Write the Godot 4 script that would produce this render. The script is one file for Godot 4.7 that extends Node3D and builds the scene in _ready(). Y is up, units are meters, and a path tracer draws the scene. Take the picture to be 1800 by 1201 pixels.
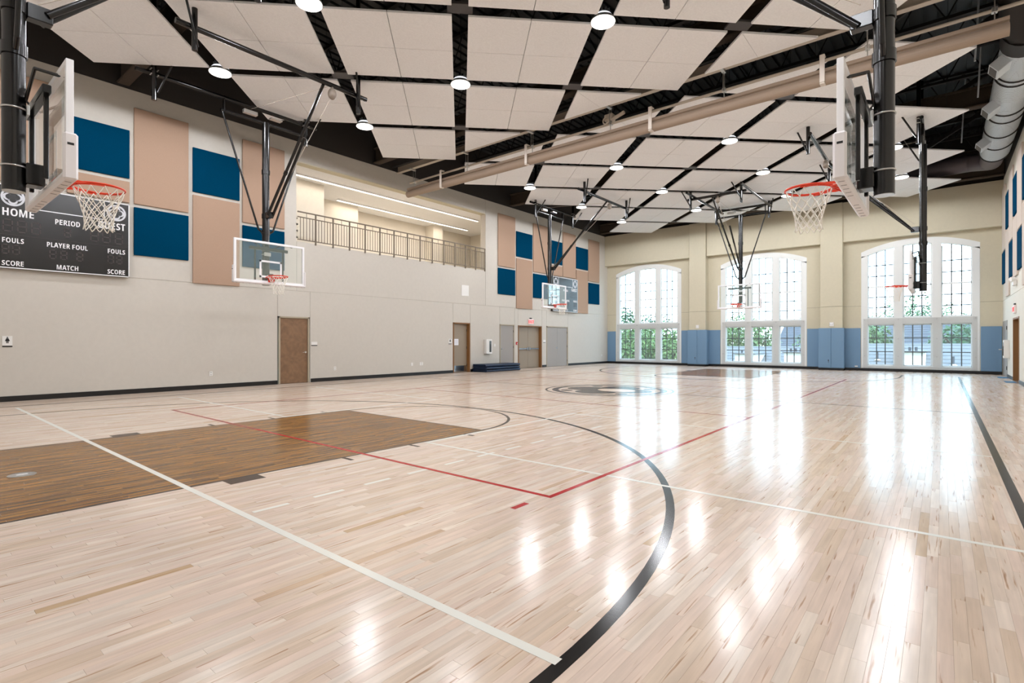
extends Node3D
# A school gymnasium: maple floor, suspended ceiling clouds, six ceiling-hung hoops, arched windows, balcony.
# World: left wall x = XL, window wall z = ZF, right wall x = XR, wall behind the camera z = ZN.
const XL := -16.48
const XR := 1.94
const ZF := -29.65
const ZN := 2.6
const TOP := 8.0
const DECK := 10.2
const CY := 7.79
const CX := -7.335

var M := {}
var rng := RandomNumberGenerator.new()
var taken := {}

# ------------------------------------------------------------------ helpers
func c8(r, g, b): return Color8(r, g, b)

func mk(col: Color, rough := 0.6, metal := 0.0) -> StandardMaterial3D:
	var m := StandardMaterial3D.new()
	m.albedo_color = col
	m.roughness = rough
	m.metallic = metal
	return m

func nst() -> SurfaceTool:
	var s := SurfaceTool.new()
	s.begin(Mesh.PRIMITIVE_TRIANGLES)
	return s

func tri(s: SurfaceTool, a: Vector3, b: Vector3, c: Vector3, na: Vector3, nb: Vector3, nc: Vector3) -> void:
	var g := (b - a).cross(c - a)
	if g.dot(na + nb + nc) > 0.0:
		s.set_normal(na); s.add_vertex(a)
		s.set_normal(nc); s.add_vertex(c)
		s.set_normal(nb); s.add_vertex(b)
	else:
		s.set_normal(na); s.add_vertex(a)
		s.set_normal(nb); s.add_vertex(b)
		s.set_normal(nc); s.add_vertex(c)

func quad(s: SurfaceTool, a: Vector3, b: Vector3, c: Vector3, d: Vector3, n: Vector3) -> void:
	tri(s, a, b, c, n, n, n)
	tri(s, a, c, d, n, n, n)

# a box with chamfered edges (bv = 0 leaves them sharp)
func bx(s: SurfaceTool, c: Vector3, size: Vector3, bv := 0.0, bs := Basis.IDENTITY) -> void:
	var h := size * 0.5
	bv = minf(bv, minf(h.x, minf(h.y, h.z)) * 0.9)
	for k in 3:
		var i := (k + 1) % 3
		var j := (k + 2) % 3
		for sg in [-1.0, 1.0]:
			var v := []
			for q in [[-1, -1], [1, -1], [1, 1], [-1, 1]]:
				var p := Vector3.ZERO
				p[k] = sg * h[k]
				p[i] = q[0] * (h[i] - bv)
				p[j] = q[1] * (h[j] - bv)
				v.append(c + bs * p)
			var n := Vector3.ZERO
			n[k] = sg
			quad(s, v[0], v[1], v[2], v[3], bs * n)
			if bv > 0.0:
				for sh in [-1.0, 1.0]:
					var e := []
					for t in [-1.0, 1.0]:
						var p1 := Vector3.ZERO
						p1[k] = sg * h[k]; p1[i] = sh * (h[i] - bv); p1[j] = t * (h[j] - bv)
						var p2 := Vector3.ZERO
						p2[k] = sg * (h[k] - bv); p2[i] = sh * h[i]; p2[j] = t * (h[j] - bv)
						e.append(c + bs * p1); e.append(c + bs * p2)
					var m := Vector3.ZERO
					m[k] = sg; m[i] = sh
					quad(s, e[0], e[1], e[3], e[2], bs * m.normalized())
	if bv > 0.0:
		for sx in [-1.0, 1.0]:
			for sy in [-1.0, 1.0]:
				for sz in [-1.0, 1.0]:
					var n := bs * Vector3(sx, sy, sz).normalized()
					tri(s, c + bs * Vector3(sx * h.x, sy * (h.y - bv), sz * (h.z - bv)), c + bs * Vector3(sx * (h.x - bv), sy * h.y, sz * (h.z - bv)), c + bs * Vector3(sx * (h.x - bv), sy * (h.y - bv), sz * h.z), n, n, n)

# box between two corners
func bb(s: SurfaceTool, a: Vector3, b: Vector3, bv := 0.0) -> void:
	bx(s, (a + b) * 0.5, (b - a).abs(), bv)

func frame_of(d: Vector3) -> Array:
	var up := Vector3.UP if absf(d.y) < 0.95 else Vector3.RIGHT
	var u := d.cross(up).normalized()
	return [u, u.cross(d).normalized()]

func cyl(s: SurfaceTool, p0: Vector3, p1: Vector3, r0: float, seg := 12, r1 := -1.0, caps := true) -> void:
	if r1 < 0.0: r1 = r0
	var d := (p1 - p0).normalized()
	var f := frame_of(d)
	for i in seg:
		var a0 := TAU * i / seg
		var a1 := TAU * (i + 1) / seg
		var n0: Vector3 = f[0] * cos(a0) + f[1] * sin(a0)
		var n1: Vector3 = f[0] * cos(a1) + f[1] * sin(a1)
		tri(s, p0 + n0 * r0, p0 + n1 * r0, p1 + n1 * r1, n0, n1, n1)
		tri(s, p0 + n0 * r0, p1 + n1 * r1, p1 + n0 * r1, n0, n1, n0)
		if caps:
			tri(s, p0, p0 + n0 * r0, p0 + n1 * r0, -d, -d, -d)
			tri(s, p1, p1 + n0 * r1, p1 + n1 * r1, d, d, d)

func line(s: SurfaceTool, pts: Array, r: float, seg := 8) -> void:
	for i in pts.size() - 1:
		cyl(s, pts[i], pts[i + 1], r, seg)
		if i > 0: ball(s, pts[i], r, 6, 4)

func ball(s: SurfaceTool, c: Vector3, r: float, seg := 12, rings := 8, sc := Vector3.ONE) -> void:
	for j in rings:
		var t0 := PI * j / rings
		var t1 := PI * (j + 1) / rings
		for i in seg:
			var a0 := TAU * i / seg
			var a1 := TAU * (i + 1) / seg
			var n := [Vector3(sin(t0) * cos(a0), cos(t0), sin(t0) * sin(a0)), Vector3(sin(t0) * cos(a1), cos(t0), sin(t0) * sin(a1)), Vector3(sin(t1) * cos(a1), cos(t1), sin(t1) * sin(a1)), Vector3(sin(t1) * cos(a0), cos(t1), sin(t1) * sin(a0))]
			if j > 0: tri(s, c + n[0] * r * sc, c + n[1] * r * sc, c + n[2] * r * sc, n[0], n[1], n[2])
			if j < rings - 1: tri(s, c + n[0] * r * sc, c + n[2] * r * sc, c + n[3] * r * sc, n[0], n[2], n[3])

func torus(s: SurfaceTool, c: Vector3, ax: Vector3, R: float, r: float, sa := 32, sb := 8, from := 0.0, to := TAU) -> void:
	var f := frame_of(ax)
	for i in sa:
		var a0 := from + (to - from) * i / sa
		var a1 := from + (to - from) * (i + 1) / sa
		var d0: Vector3 = f[0] * cos(a0) + f[1] * sin(a0)
		var d1: Vector3 = f[0] * cos(a1) + f[1] * sin(a1)
		for j in sb:
			var b0 := TAU * j / sb
			var b1 := TAU * (j + 1) / sb
			var n00 := d0 * cos(b0) + ax * sin(b0)
			var n01 := d0 * cos(b1) + ax * sin(b1)
			var n10 := d1 * cos(b0) + ax * sin(b0)
			var n11 := d1 * cos(b1) + ax * sin(b1)
			tri(s, c + d0 * R + n00 * r, c + d1 * R + n10 * r, c + d1 * R + n11 * r, n00, n10, n11)
			tri(s, c + d0 * R + n00 * r, c + d1 * R + n11 * r, c + d0 * R + n01 * r, n00, n11, n01)

# an outline in the plane o + x*ux + y*uy, thickened along dep
func prism(s: SurfaceTool, pts: PackedVector2Array, o: Vector3, ux: Vector3, uy: Vector3, dep: Vector3) -> void:
	var ix := Geometry2D.triangulate_polygon(pts)
	var n := dep.normalized()
	for i in range(0, ix.size(), 3):
		var p := []
		for k in 3: p.append(o + ux * pts[ix[i + k]].x + uy * pts[ix[i + k]].y)
		tri(s, p[0], p[1], p[2], -n, -n, -n)
		tri(s, p[0] + dep, p[1] + dep, p[2] + dep, n, n, n)
	var area := 0.0
	for i in pts.size():
		var j := (i + 1) % pts.size()
		area += pts[i].x * pts[j].y - pts[j].x * pts[i].y
	for i in pts.size():
		var j := (i + 1) % pts.size()
		var e := pts[j] - pts[i]
		var m := Vector2(e.y, -e.x).normalized() * (1.0 if area > 0 else -1.0)
		var a := o + ux * pts[i].x + uy * pts[i].y
		var b := o + ux * pts[j].x + uy * pts[j].y
		quad(s, a, b, b + dep, a + dep, (ux * m.x + uy * m.y).normalized())

# a ring in the same kind of plane
func ring(s: SurfaceTool, o: Vector3, ux: Vector3, uy: Vector3, r0: float, r1: float, dep: Vector3, seg := 48, from := 0.0, to := TAU) -> void:
	for i in seg:
		var a0 := from + (to - from) * i / seg
		var a1 := from + (to - from) * (i + 1) / seg
		var d0 := ux * cos(a0) + uy * sin(a0)
		var d1 := ux * cos(a1) + uy * sin(a1)
		quad(s, o + d0 * r0 + dep, o + d0 * r1 + dep, o + d1 * r1 + dep, o + d1 * r0 + dep, dep.normalized())
		quad(s, o + d0 * r1, o + d1 * r1, o + d1 * r1 + dep, o + d0 * r1 + dep, (d0 + d1).normalized())
		quad(s, o + d0 * r0, o + d1 * r0, o + d1 * r0 + dep, o + d0 * r0 + dep, -(d0 + d1).normalized())

func quatrefoil(R: float, lobe: float, off: float, n := 10) -> PackedVector2Array:
	var out := PackedVector2Array()
	for k in 4:
		var base := PI / 2 * k
		var half := PI * 0.62
		for i in n + 1:
			var a := base - half + 2 * half * i / n
			out.append(Vector2(cos(base) * off + cos(a) * lobe, sin(base) * off + sin(a) * lobe) * R)
	return out

func commit(s: SurfaceTool, m: Material) -> ArrayMesh:
	var me := s.commit()
	me.surface_set_material(0, m)
	return me

func numbered(n: String) -> String:
	if not taken.has(n):
		taken[n] = 0
		return n
	taken[n] += 1
	return "%s_%03d" % [n, taken[n]]

func part(called: String, s: SurfaceTool, m: Material, parent: Node) -> MeshInstance3D:
	return inst(called, commit(s, m), parent)

func inst(called: String, me: Mesh, parent: Node, at := Vector3.ZERO) -> MeshInstance3D:
	var o := MeshInstance3D.new()
	o.name = numbered(called) if parent == self else called
	o.mesh = me
	parent.add_child(o, true)
	o.position = at
	return o

func tag(o: Node, label: String, category: String, group := "") -> void:
	o.set_meta("label", label)
	o.set_meta("category", category)
	if group != "": o.set_meta("group", group)

func thing(called: String, label: String, category: String, at := Vector3.ZERO, turn := 0.0, group := "") -> Node3D:
	var o := Node3D.new()
	o.name = numbered(called)
	add_child(o)
	o.position = at
	o.rotation.y = turn
	tag(o, label, category, group)
	return o

func struct(called: String, label := "", at := Vector3.ZERO) -> Node3D:
	var o := Node3D.new()
	o.name = numbered(called)
	add_child(o)
	o.position = at
	o.set_meta("kind", "structure")
	if label != "": o.set_meta("label", label)
	return o

func words(txt: String, cap: float, m: Material, parent: Node, at: Vector3, bs: Basis, deep := 0.006, called := "lettering") -> MeshInstance3D:
	var f := SystemFont.new()
	f.font_names = PackedStringArray(["Droid Sans"])
	f.font_weight = 700
	var t := TextMesh.new()
	t.text = txt
	t.font = f
	t.font_size = 48
	t.pixel_size = cap / (0.72 * 48)
	t.depth = deep
	t.material = m
	var o := MeshInstance3D.new()
	o.name = called
	o.mesh = t
	parent.add_child(o, true)
	o.transform = Transform3D(bs, at)
	return o

# ------------------------------------------------------------------ textures and materials
func wood_texture() -> ImageTexture:
	var im := Image.create(512, 512, false, Image.FORMAT_RGB8)
	var a := FastNoiseLite.new(); a.seed = 3; a.frequency = 0.02; a.fractal_octaves = 4
	var b := FastNoiseLite.new(); b.seed = 8; b.frequency = 0.011; b.fractal_octaves = 3
	for y in 512:
		for x in 512:
			var g := a.get_noise_2d(x * 0.35, y * 3.2)
			var w := b.get_noise_2d(x * 0.8, y * 1.6)
			var v := 0.955 + 0.035 * g + 0.05 * w
			var streak := clampf((a.get_noise_2d(x * 0.3 + 900.0, y * 2.0 + 77.0) - 0.40) * 3.5, 0.0, 1.0)
			var c := Color(v, v * 0.995, v * 0.985).lerp(Color(0.55, 0.38, 0.24), streak * 0.6)
			im.set_pixel(x, y, c)
	im.generate_mipmaps()
	return ImageTexture.create_from_image(im)

func stain_texture() -> ImageTexture:
	# the stain sits darker in the open grain: long streaks and smoky patches
	var im := Image.create(512, 512, false, Image.FORMAT_RGB8)
	var a := FastNoiseLite.new(); a.seed = 13; a.frequency = 0.03; a.fractal_octaves = 4
	var b := FastNoiseLite.new(); b.seed = 28; b.frequency = 0.012; b.fractal_octaves = 3
	for y in 512:
		for x in 512:
			var g := a.get_noise_2d(x * 0.16, y * 2.6)
			var w := b.get_noise_2d(x * 0.4, y * 1.2)
			var v := clampf(0.84 + 0.5 * g + 0.4 * w, 0.25, 1.0)
			im.set_pixel(x, y, Color(v, v * 0.97, v * 0.93))
	im.generate_mipmaps()
	return ImageTexture.create_from_image(im)

func noise_tex(sd: int, freq: float, lo: Color, hi: Color, oct := 4) -> ImageTexture:
	var im := Image.create(256, 256, false, Image.FORMAT_RGB8)
	var a := FastNoiseLite.new(); a.seed = sd; a.frequency = freq; a.fractal_octaves = oct
	for y in 256:
		for x in 256:
			# wrap the noise round a torus so that the tile repeats without seams
			var t := TAU * x / 256.0
			var p := TAU * y / 256.0
			var n := a.get_noise_3d(cos(t) * 40.0 + cos(p) * 13.0, sin(t) * 40.0 + sin(p) * 17.0, cos(p) * 40.0 + sin(p) * 29.0)
			im.set_pixel(x, y, lo.lerp(hi, clampf(n * 0.9 + 0.5, 0.0, 1.0)))
	return ImageTexture.create_from_image(im)

func tri_tex(m: StandardMaterial3D, tex: Texture2D, sc: float) -> StandardMaterial3D:
	m.albedo_texture = tex
	m.uv1_triplanar = true
	m.uv1_world_triplanar = true
	m.uv1_scale = Vector3.ONE * sc
	return m

func glow(col: Color, e: float) -> StandardMaterial3D:
	var m := mk(col, 0.5)
	m.emission_enabled = true
	m.emission = col
	m.emission_energy_multiplier = e
	return m

func pane_mat(col: Color, alpha: float, rough := 0.0) -> StandardMaterial3D:
	var m := mk(Color(col.r, col.g, col.b, alpha), rough)
	m.transparency = BaseMaterial3D.TRANSPARENCY_ALPHA
	return m

func materials() -> void:
	var plaster := noise_tex(5, 0.05, Color(0.985, 0.985, 0.985), Color(1, 1, 1))
	M.wall = tri_tex(mk(c8(204, 198, 188), 0.75), plaster, 0.6)
	M.wall_far = tri_tex(mk(c8(206, 198, 174), 0.75), plaster, 0.6)
	M.wall_white = tri_tex(mk(c8(226, 219, 205), 0.75), plaster, 0.6)
	M.black_wall = mk(c8(52, 47, 44), 0.8)
	M.joint = mk(c8(120, 112, 98), 0.9)
	M.base = mk(c8(14, 14, 16), 0.35)
	M.tan = tri_tex(mk(c8(184, 155, 134), 0.95), noise_tex(9, 0.3, Color(0.93, 0.93, 0.93), Color(1, 1, 1), 2), 2.0)
	M.blue = tri_tex(mk(c8(0, 62, 94), 0.95), noise_tex(9, 0.3, Color(0.9, 0.9, 0.9), Color(1, 1, 1), 2), 2.0)
	M.cream = tri_tex(mk(c8(216, 201, 188), 0.95), noise_tex(9, 0.3, Color(0.93, 0.93, 0.93), Color(1, 1, 1), 2), 2.0)
	M.tan.metallic_specular = 0.1
	M.blue.metallic_specular = 0.1
	M.pad = mk(c8(110, 144, 174), 0.5)
	M.ceil = tri_tex(mk(c8(248, 248, 249), 0.9), noise_tex(12, 0.12, Color(0.97, 0.97, 0.97), Color(1, 1, 1)), 0.7)
	M.steel = mk(c8(10, 9, 9), 0.22)
	M.steel_dull = mk(c8(30, 27, 26), 0.6)
	M.deck = mk(c8(52, 54, 56), 0.45)
	M.cover = mk(c8(66, 62, 62), 0.45)
	M.fire = tri_tex(mk(c8(88, 74, 62), 0.95), noise_tex(21, 0.35, Color(0.6, 0.6, 0.6), Color(1, 1, 1), 4), 1.5)
	M.bolt = mk(c8(200, 200, 198), 0.3, 0.9)
	M.white = mk(c8(238, 238, 240), 0.4)
	M.pad_white = mk(c8(226, 222, 222), 0.45)
	M.rim = mk(c8(226, 62, 30), 0.35)
	M.net = mk(c8(240, 236, 226), 0.8)
	M.glass = pane_mat(c8(205, 232, 220), 0.07)
	M.pane = pane_mat(c8(220, 240, 240), 0.05)
	M.screen = pane_mat(c8(150, 150, 146), 0.16, 0.25)
	M.winframe = mk(c8(232, 234, 232), 0.45)
	M.muntin = mk(c8(44, 48, 48), 0.5)
	M.alu = mk(c8(190, 190, 188), 0.3, 0.85)
	M.galv = mk(c8(204, 212, 218), 0.42, 0.15)
	M.curtain = mk(c8(150, 130, 112), 0.6)
	M.strap = mk(c8(222, 212, 202), 0.6)
	M.pipe_light = mk(c8(190, 178, 164), 0.5)
	M.door_brown = tri_tex(mk(c8(140, 106, 76), 0.5), noise_tex(31, 0.03, Color(0.86, 0.86, 0.86), Color(1, 1, 1)), 0.8)
	M.door_taupe = mk(c8(150, 136, 118), 0.45)
	M.door_grey = mk(c8(158, 152, 146), 0.5)
	M.jamb = mk(c8(176, 164, 142), 0.5)
	M.jamb_brown = mk(c8(138, 96, 54), 0.45)
	M.chrome = mk(c8(220, 220, 220), 0.18, 1.0)
	M.kick = mk(c8(200, 205, 208), 0.2, 1.0)
	M.mat_blue = mk(c8(6, 34, 64), 0.4)
	M.rail = mk(c8(112, 100, 86), 0.5)
	M.black = mk(c8(12, 12, 12), 0.5)
	M.board = mk(c8(22, 19, 18), 0.25)
	M.seg = mk(c8(58, 48, 46), 0.5)
	M.red = mk(c8(190, 20, 24), 0.5)
	M.paper = mk(c8(236, 238, 244), 0.7)
	M.plastic = mk(c8(232, 230, 226), 0.45)
	M.dark_glass = mk(c8(90, 92, 92), 0.1)
	M.exit = glow(Color(1.0, 0.13, 0.12), 1.6)
	M.exit_face = mk(c8(236, 226, 224), 0.5)
	M.lamp = glow(Color(1.0, 0.98, 0.95), 4.0)
	M.bell = glow(Color(0.95, 0.97, 1.0), 0.9)
	M.tube = glow(Color(1.0, 0.95, 0.88), 3.2)
	var wood := mk(Color.WHITE, 0.5)
	wood.metallic_specular = 0.0
	wood.vertex_color_use_as_albedo = true
	wood.albedo_texture = wood_texture()
	wood.clearcoat_enabled = true
	wood.clearcoat = 0.72
	wood.clearcoat_roughness = 0.17
	M.wood = wood
	var dark := wood.duplicate()
	dark.albedo_texture = stain_texture()
	M.wood_stained = dark
	for p in [["line_black", c8(3, 3, 3)], ["line_white", c8(226, 226, 218)], ["line_red", c8(170, 16, 20)], ["line_brown", c8(62, 46, 36)]]:
		var m := mk(p[1], 0.5)
		m.metallic_specular = 0.0
		m.clearcoat_enabled = true
		m.clearcoat = 0.72
		m.clearcoat_roughness = 0.17
		M[p[0]] = m
	var leaf := mk(Color.WHITE, 0.6)
	leaf.vertex_color_use_as_albedo = true
	leaf.backlight_enabled = true
	leaf.backlight = Color(0.4, 0.5, 0.25)
	M.leaf = leaf
	M.bark = mk(c8(92, 80, 70), 0.9)
	M.shingle = tri_tex(mk(c8(112, 116, 120), 0.9), noise_tex(41, 0.4, Color(0.7, 0.7, 0.7), Color(1, 1, 1), 3), 0.9)
	M.shingle_dark = tri_tex(mk(c8(76, 82, 92), 0.9), noise_tex(41, 0.4, Color(0.7, 0.7, 0.7), Color(1, 1, 1), 3), 0.9)
	M.siding = mk(c8(236, 234, 230), 0.7)
	M.lawn = tri_tex(mk(c8(70, 92, 44), 0.95), noise_tex(43, 0.2, Color(0.7, 0.7, 0.7), Color(1, 1, 1)), 0.3)

# ------------------------------------------------------------------ main
func _ready() -> void:
	rng.seed = 20240611
	# camera: level, 18 mm look
	var cam := Camera3D.new()
	cam.name = "camera"
	add_child(cam)
	cam.position = Vector3(0, 1.375, 0)
	cam.rotation.y = atan(756.0 / 920.0)
	cam.fov = rad_to_deg(2.0 * atan(600.5 / 920.0))
	cam.far = 400.0
	cam.current = true
	# sky, exposure
	var env := Environment.new()
	env.background_mode = Environment.BG_SKY
	var sky := Sky.new()
	var sm := ProceduralSkyMaterial.new()
	sm.sky_top_color = Color(0.68, 0.86, 1.0)
	sm.sky_horizon_color = Color(0.82, 0.94, 1.0)
	sm.sky_curve = 0.3
	sm.ground_bottom_color = Color(0.4, 0.44, 0.36)
	sm.ground_horizon_color = Color(0.6, 0.64, 0.56)
	sm.energy_multiplier = 6.8
	sky.sky_material = sm
	env.sky = sky
	env.ambient_light_source = Environment.AMBIENT_SOURCE_DISABLED
	env.tonemap_mode = Environment.TONE_MAPPER_LINEAR
	env.tonemap_exposure = 1.26
	env.sdfgi_enabled = true
	env.ssao_enabled = true
	env.ssil_enabled = true
	var we := WorldEnvironment.new()
	we.name = "world_environment"
	we.environment = env
	add_child(we)
	var sun := DirectionalLight3D.new()
	sun.name = "sun"
	sun.light_color = Color(1.0, 0.96, 0.88)
	sun.light_energy = 1.2
	sun.light_angular_distance = 3.0
	sun.shadow_enabled = true
	sun.sky_mode = DirectionalLight3D.SKY_MODE_LIGHT_ONLY
	add_child(sun)
	sun.look_at_from_position(Vector3(10, 26, 14), Vector3(0, 0, 0))
	materials()
	build_floor()
	build_left_wall()
	build_far_wall()
	build_right_and_near_walls()
	build_roof()
	build_ceiling()
	build_balcony()
	build_lamps()
	build_hoops()
	build_curtain()
	build_duct()
	build_wall_panels()
	build_scoreboards()
	build_doors()
	build_small_things()
	build_outside()

# ------------------------------------------------------------------ floor
var KEY_PALE := [Color(0.73, 0.60, 0.49), Color(0.75, 0.63, 0.52), Color(0.77, 0.65, 0.55), Color(0.70, 0.565, 0.45), Color(0.79, 0.69, 0.60), Color(0.74, 0.60, 0.50), Color(0.76, 0.62, 0.53)]

func plank_arrays(l: float, w: float, tint: Color, uv0: Vector2) -> Array:
	# x across, z along; the top at y = 0 with an eased edge
	var e := 0.0007
	var t := [Vector3(-w / 2 + e, 0, -l / 2 + e), Vector3(w / 2 - e, 0, -l / 2 + e), Vector3(w / 2 - e, 0, l / 2 - e), Vector3(-w / 2 + e, 0, l / 2 - e)]
	var b := [Vector3(-w / 2, -0.0022, -l / 2), Vector3(w / 2, -0.0022, -l / 2), Vector3(w / 2, -0.0022, l / 2), Vector3(-w / 2, -0.0022, l / 2)]
	var vs := PackedVector3Array(); var ns := PackedVector3Array(); var cs := PackedColorArray(); var us := PackedVector2Array()
	var add := func(a: Array, n: Vector3):
		for k in [0, 1, 2, 0, 2, 3]:
			vs.append(a[k]); ns.append(n); cs.append(tint)
			us.append(uv0 + Vector2(a[k].z * 0.35, a[k].x * 1.1))
	add.call([t[0], t[1], t[2], t[3]], Vector3.UP)
	add.call([t[1], t[0], b[0], b[1]], Vector3(0, 0.6, -0.8))
	add.call([t[3], t[2], b[2], b[3]], Vector3(0, 0.6, 0.8))
	add.call([t[0], t[3], b[3], b[0]], Vector3(-0.8, 0.6, 0))
	add.call([t[2], t[1], b[1], b[2]], Vector3(0.8, 0.6, 0))
	return [vs, ns, cs, us]

func to_mesh(vs, ns, cs, us, m) -> ArrayMesh:
	var ar := []
	ar.resize(Mesh.ARRAY_MAX)
	ar[Mesh.ARRAY_VERTEX] = vs
	ar[Mesh.ARRAY_NORMAL] = ns
	ar[Mesh.ARRAY_COLOR] = cs
	ar[Mesh.ARRAY_TEX_UV] = us
	var me := ArrayMesh.new()
	me.add_surface_from_arrays(Mesh.PRIMITIVE_TRIANGLES, ar)
	me.surface_set_material(0, m)
	return me

func build_floor() -> void:
	var fl := struct("floor", "pale maple strip floor with painted court lines")
	var s := nst()
	bb(s, Vector3(XL - 4.0, -0.35, ZF - 0.35), Vector3(XR + 0.3, -0.0022, ZN + 0.3))
	part("subfloor", s, mk(c8(120, 96, 74), 0.8), fl)
	# planks run along z, each row started at random
	var w := 0.0576
	var lens := [0.36, 0.54, 0.72, 0.9, 1.1, 1.35]
	var variants := []
	var arrs := []
	for li in lens.size():
		for k in 8:
			var tint: Color = KEY_PALE[rng.randi() % KEY_PALE.size()]
			tint = tint * rng.randf_range(0.97, 1.03)
			if k == 7: tint = Color(0.58, 0.42, 0.27) if li % 2 == 0 else Color(0.62, 0.46, 0.33)
			var a := plank_arrays(lens[li], w, tint, Vector2(rng.randf(), rng.randf()))
			arrs.append(a)
			variants.append(null)
	var spots := []
	var camx := 0.0
	var yaw := atan(756.0 / 920.0)
	var x := XR - w / 2
	while x > XL - 0.02:
		var z := ZN + rng.randf() * 1.2
		while z > ZF:
			var li := rng.randi() % lens.size()
			var k := rng.randi() % 7
			if rng.randf() < 0.014: k = 7
			var l: float = lens[li]
			var zc := z - l / 2
			z -= l
			if z < ZF - 0.3: break
			# size in the picture, for the choice of planks that are objects of their own
			var d := sin(yaw) * -x + cos(yaw) * -zc
			var side := cos(yaw) * x - sin(yaw) * zc
			var seen := d > 2.0 and absf(side / d) < 0.95 and 1.375 / d < 0.64
			spots.append([l / (d * d * d) if seen else -1.0, li * 8 + k, Vector3(x, 0, zc)])
		x -= w
	spots.sort_custom(func(p, q): return p[0] > q[0])
	var vs := PackedVector3Array(); var ns := PackedVector3Array(); var cs := PackedColorArray(); var us := PackedVector2Array()
	for i in spots.size():
		var v: int = spots[i][1]
		var at: Vector3 = spots[i][2]
		var a: Array = arrs[v]
		if i < 300:
			if variants[v] == null: variants[v] = to_mesh(a[0], a[1], a[2], a[3], M.wood)
			inst("plank", variants[v], fl, at)
		else:
			var off := Vector2(rng.randf(), rng.randf())
			for q in a[0].size():
				vs.append(a[0][q] + at); us.append(a[3][q] + off)
			ns.append_array(a[1])
			cs.append_array(a[2])
	var rest := inst("planking", to_mesh(vs, ns, cs, us, M.wood), fl)
	rest.set_meta("kind", "stuff")
	# the two stained lanes: brown planks
	lane(fl, -0.17, -5.98)
	lane(fl, -26.63, -20.82)
	court_lines(fl)

func lane(fl: Node, za: float, zb: float) -> void:
	var vs := PackedVector3Array(); var ns := PackedVector3Array(); var cs := PackedColorArray(); var us := PackedVector2Array()
	var z0 := maxf(za, zb)
	var z1 := minf(za, zb)
	var n := 64
	var w := 3.69 / n
	for i in n:
		var z := z0
		while z > z1 + 0.01:
			var l := minf(rng.randf_range(0.35, 1.3), z - z1)
			var t := rng.randf()
			var tint := Color(0.31, 0.155, 0.042).lerp(Color(0.40, 0.21, 0.06), t)
			if rng.randf() < 0.14: tint = Color(0.24, 0.12, 0.04)
			var a := plank_arrays(l, w, tint, Vector2(rng.randf(), rng.randf()))
			for q in a[0].size():
				vs.append(a[0][q] + Vector3(CX - 1.845 + w * (i + 0.5), 0.0006, z - l / 2))
				us.append(a[3][q] * Vector2(1.6, 2.2))
			ns.append_array(a[1]); cs.append_array(a[2])
			z -= l
	var o := inst("stained_lane", to_mesh(vs, ns, cs, us, M.wood_stained), fl)
	o.set_meta("kind", "stuff")
	o.set_meta("label", "dark brown stained free throw lane")

func stripe(s: SurfaceTool, x0: float, z0: float, x1: float, z1: float, w := 0.055, y := 0.0008) -> void:
	# along x or along z
	if absf(x1 - x0) > absf(z1 - z0):
		bb(s, Vector3(minf(x0, x1), -0.001, z0 - w / 2), Vector3(maxf(x0, x1), y, z0 + w / 2))
	else:
		bb(s, Vector3(x0 - w / 2, -0.001, minf(z0, z1)), Vector3(x0 + w / 2, y, maxf(z0, z1)))

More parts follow.
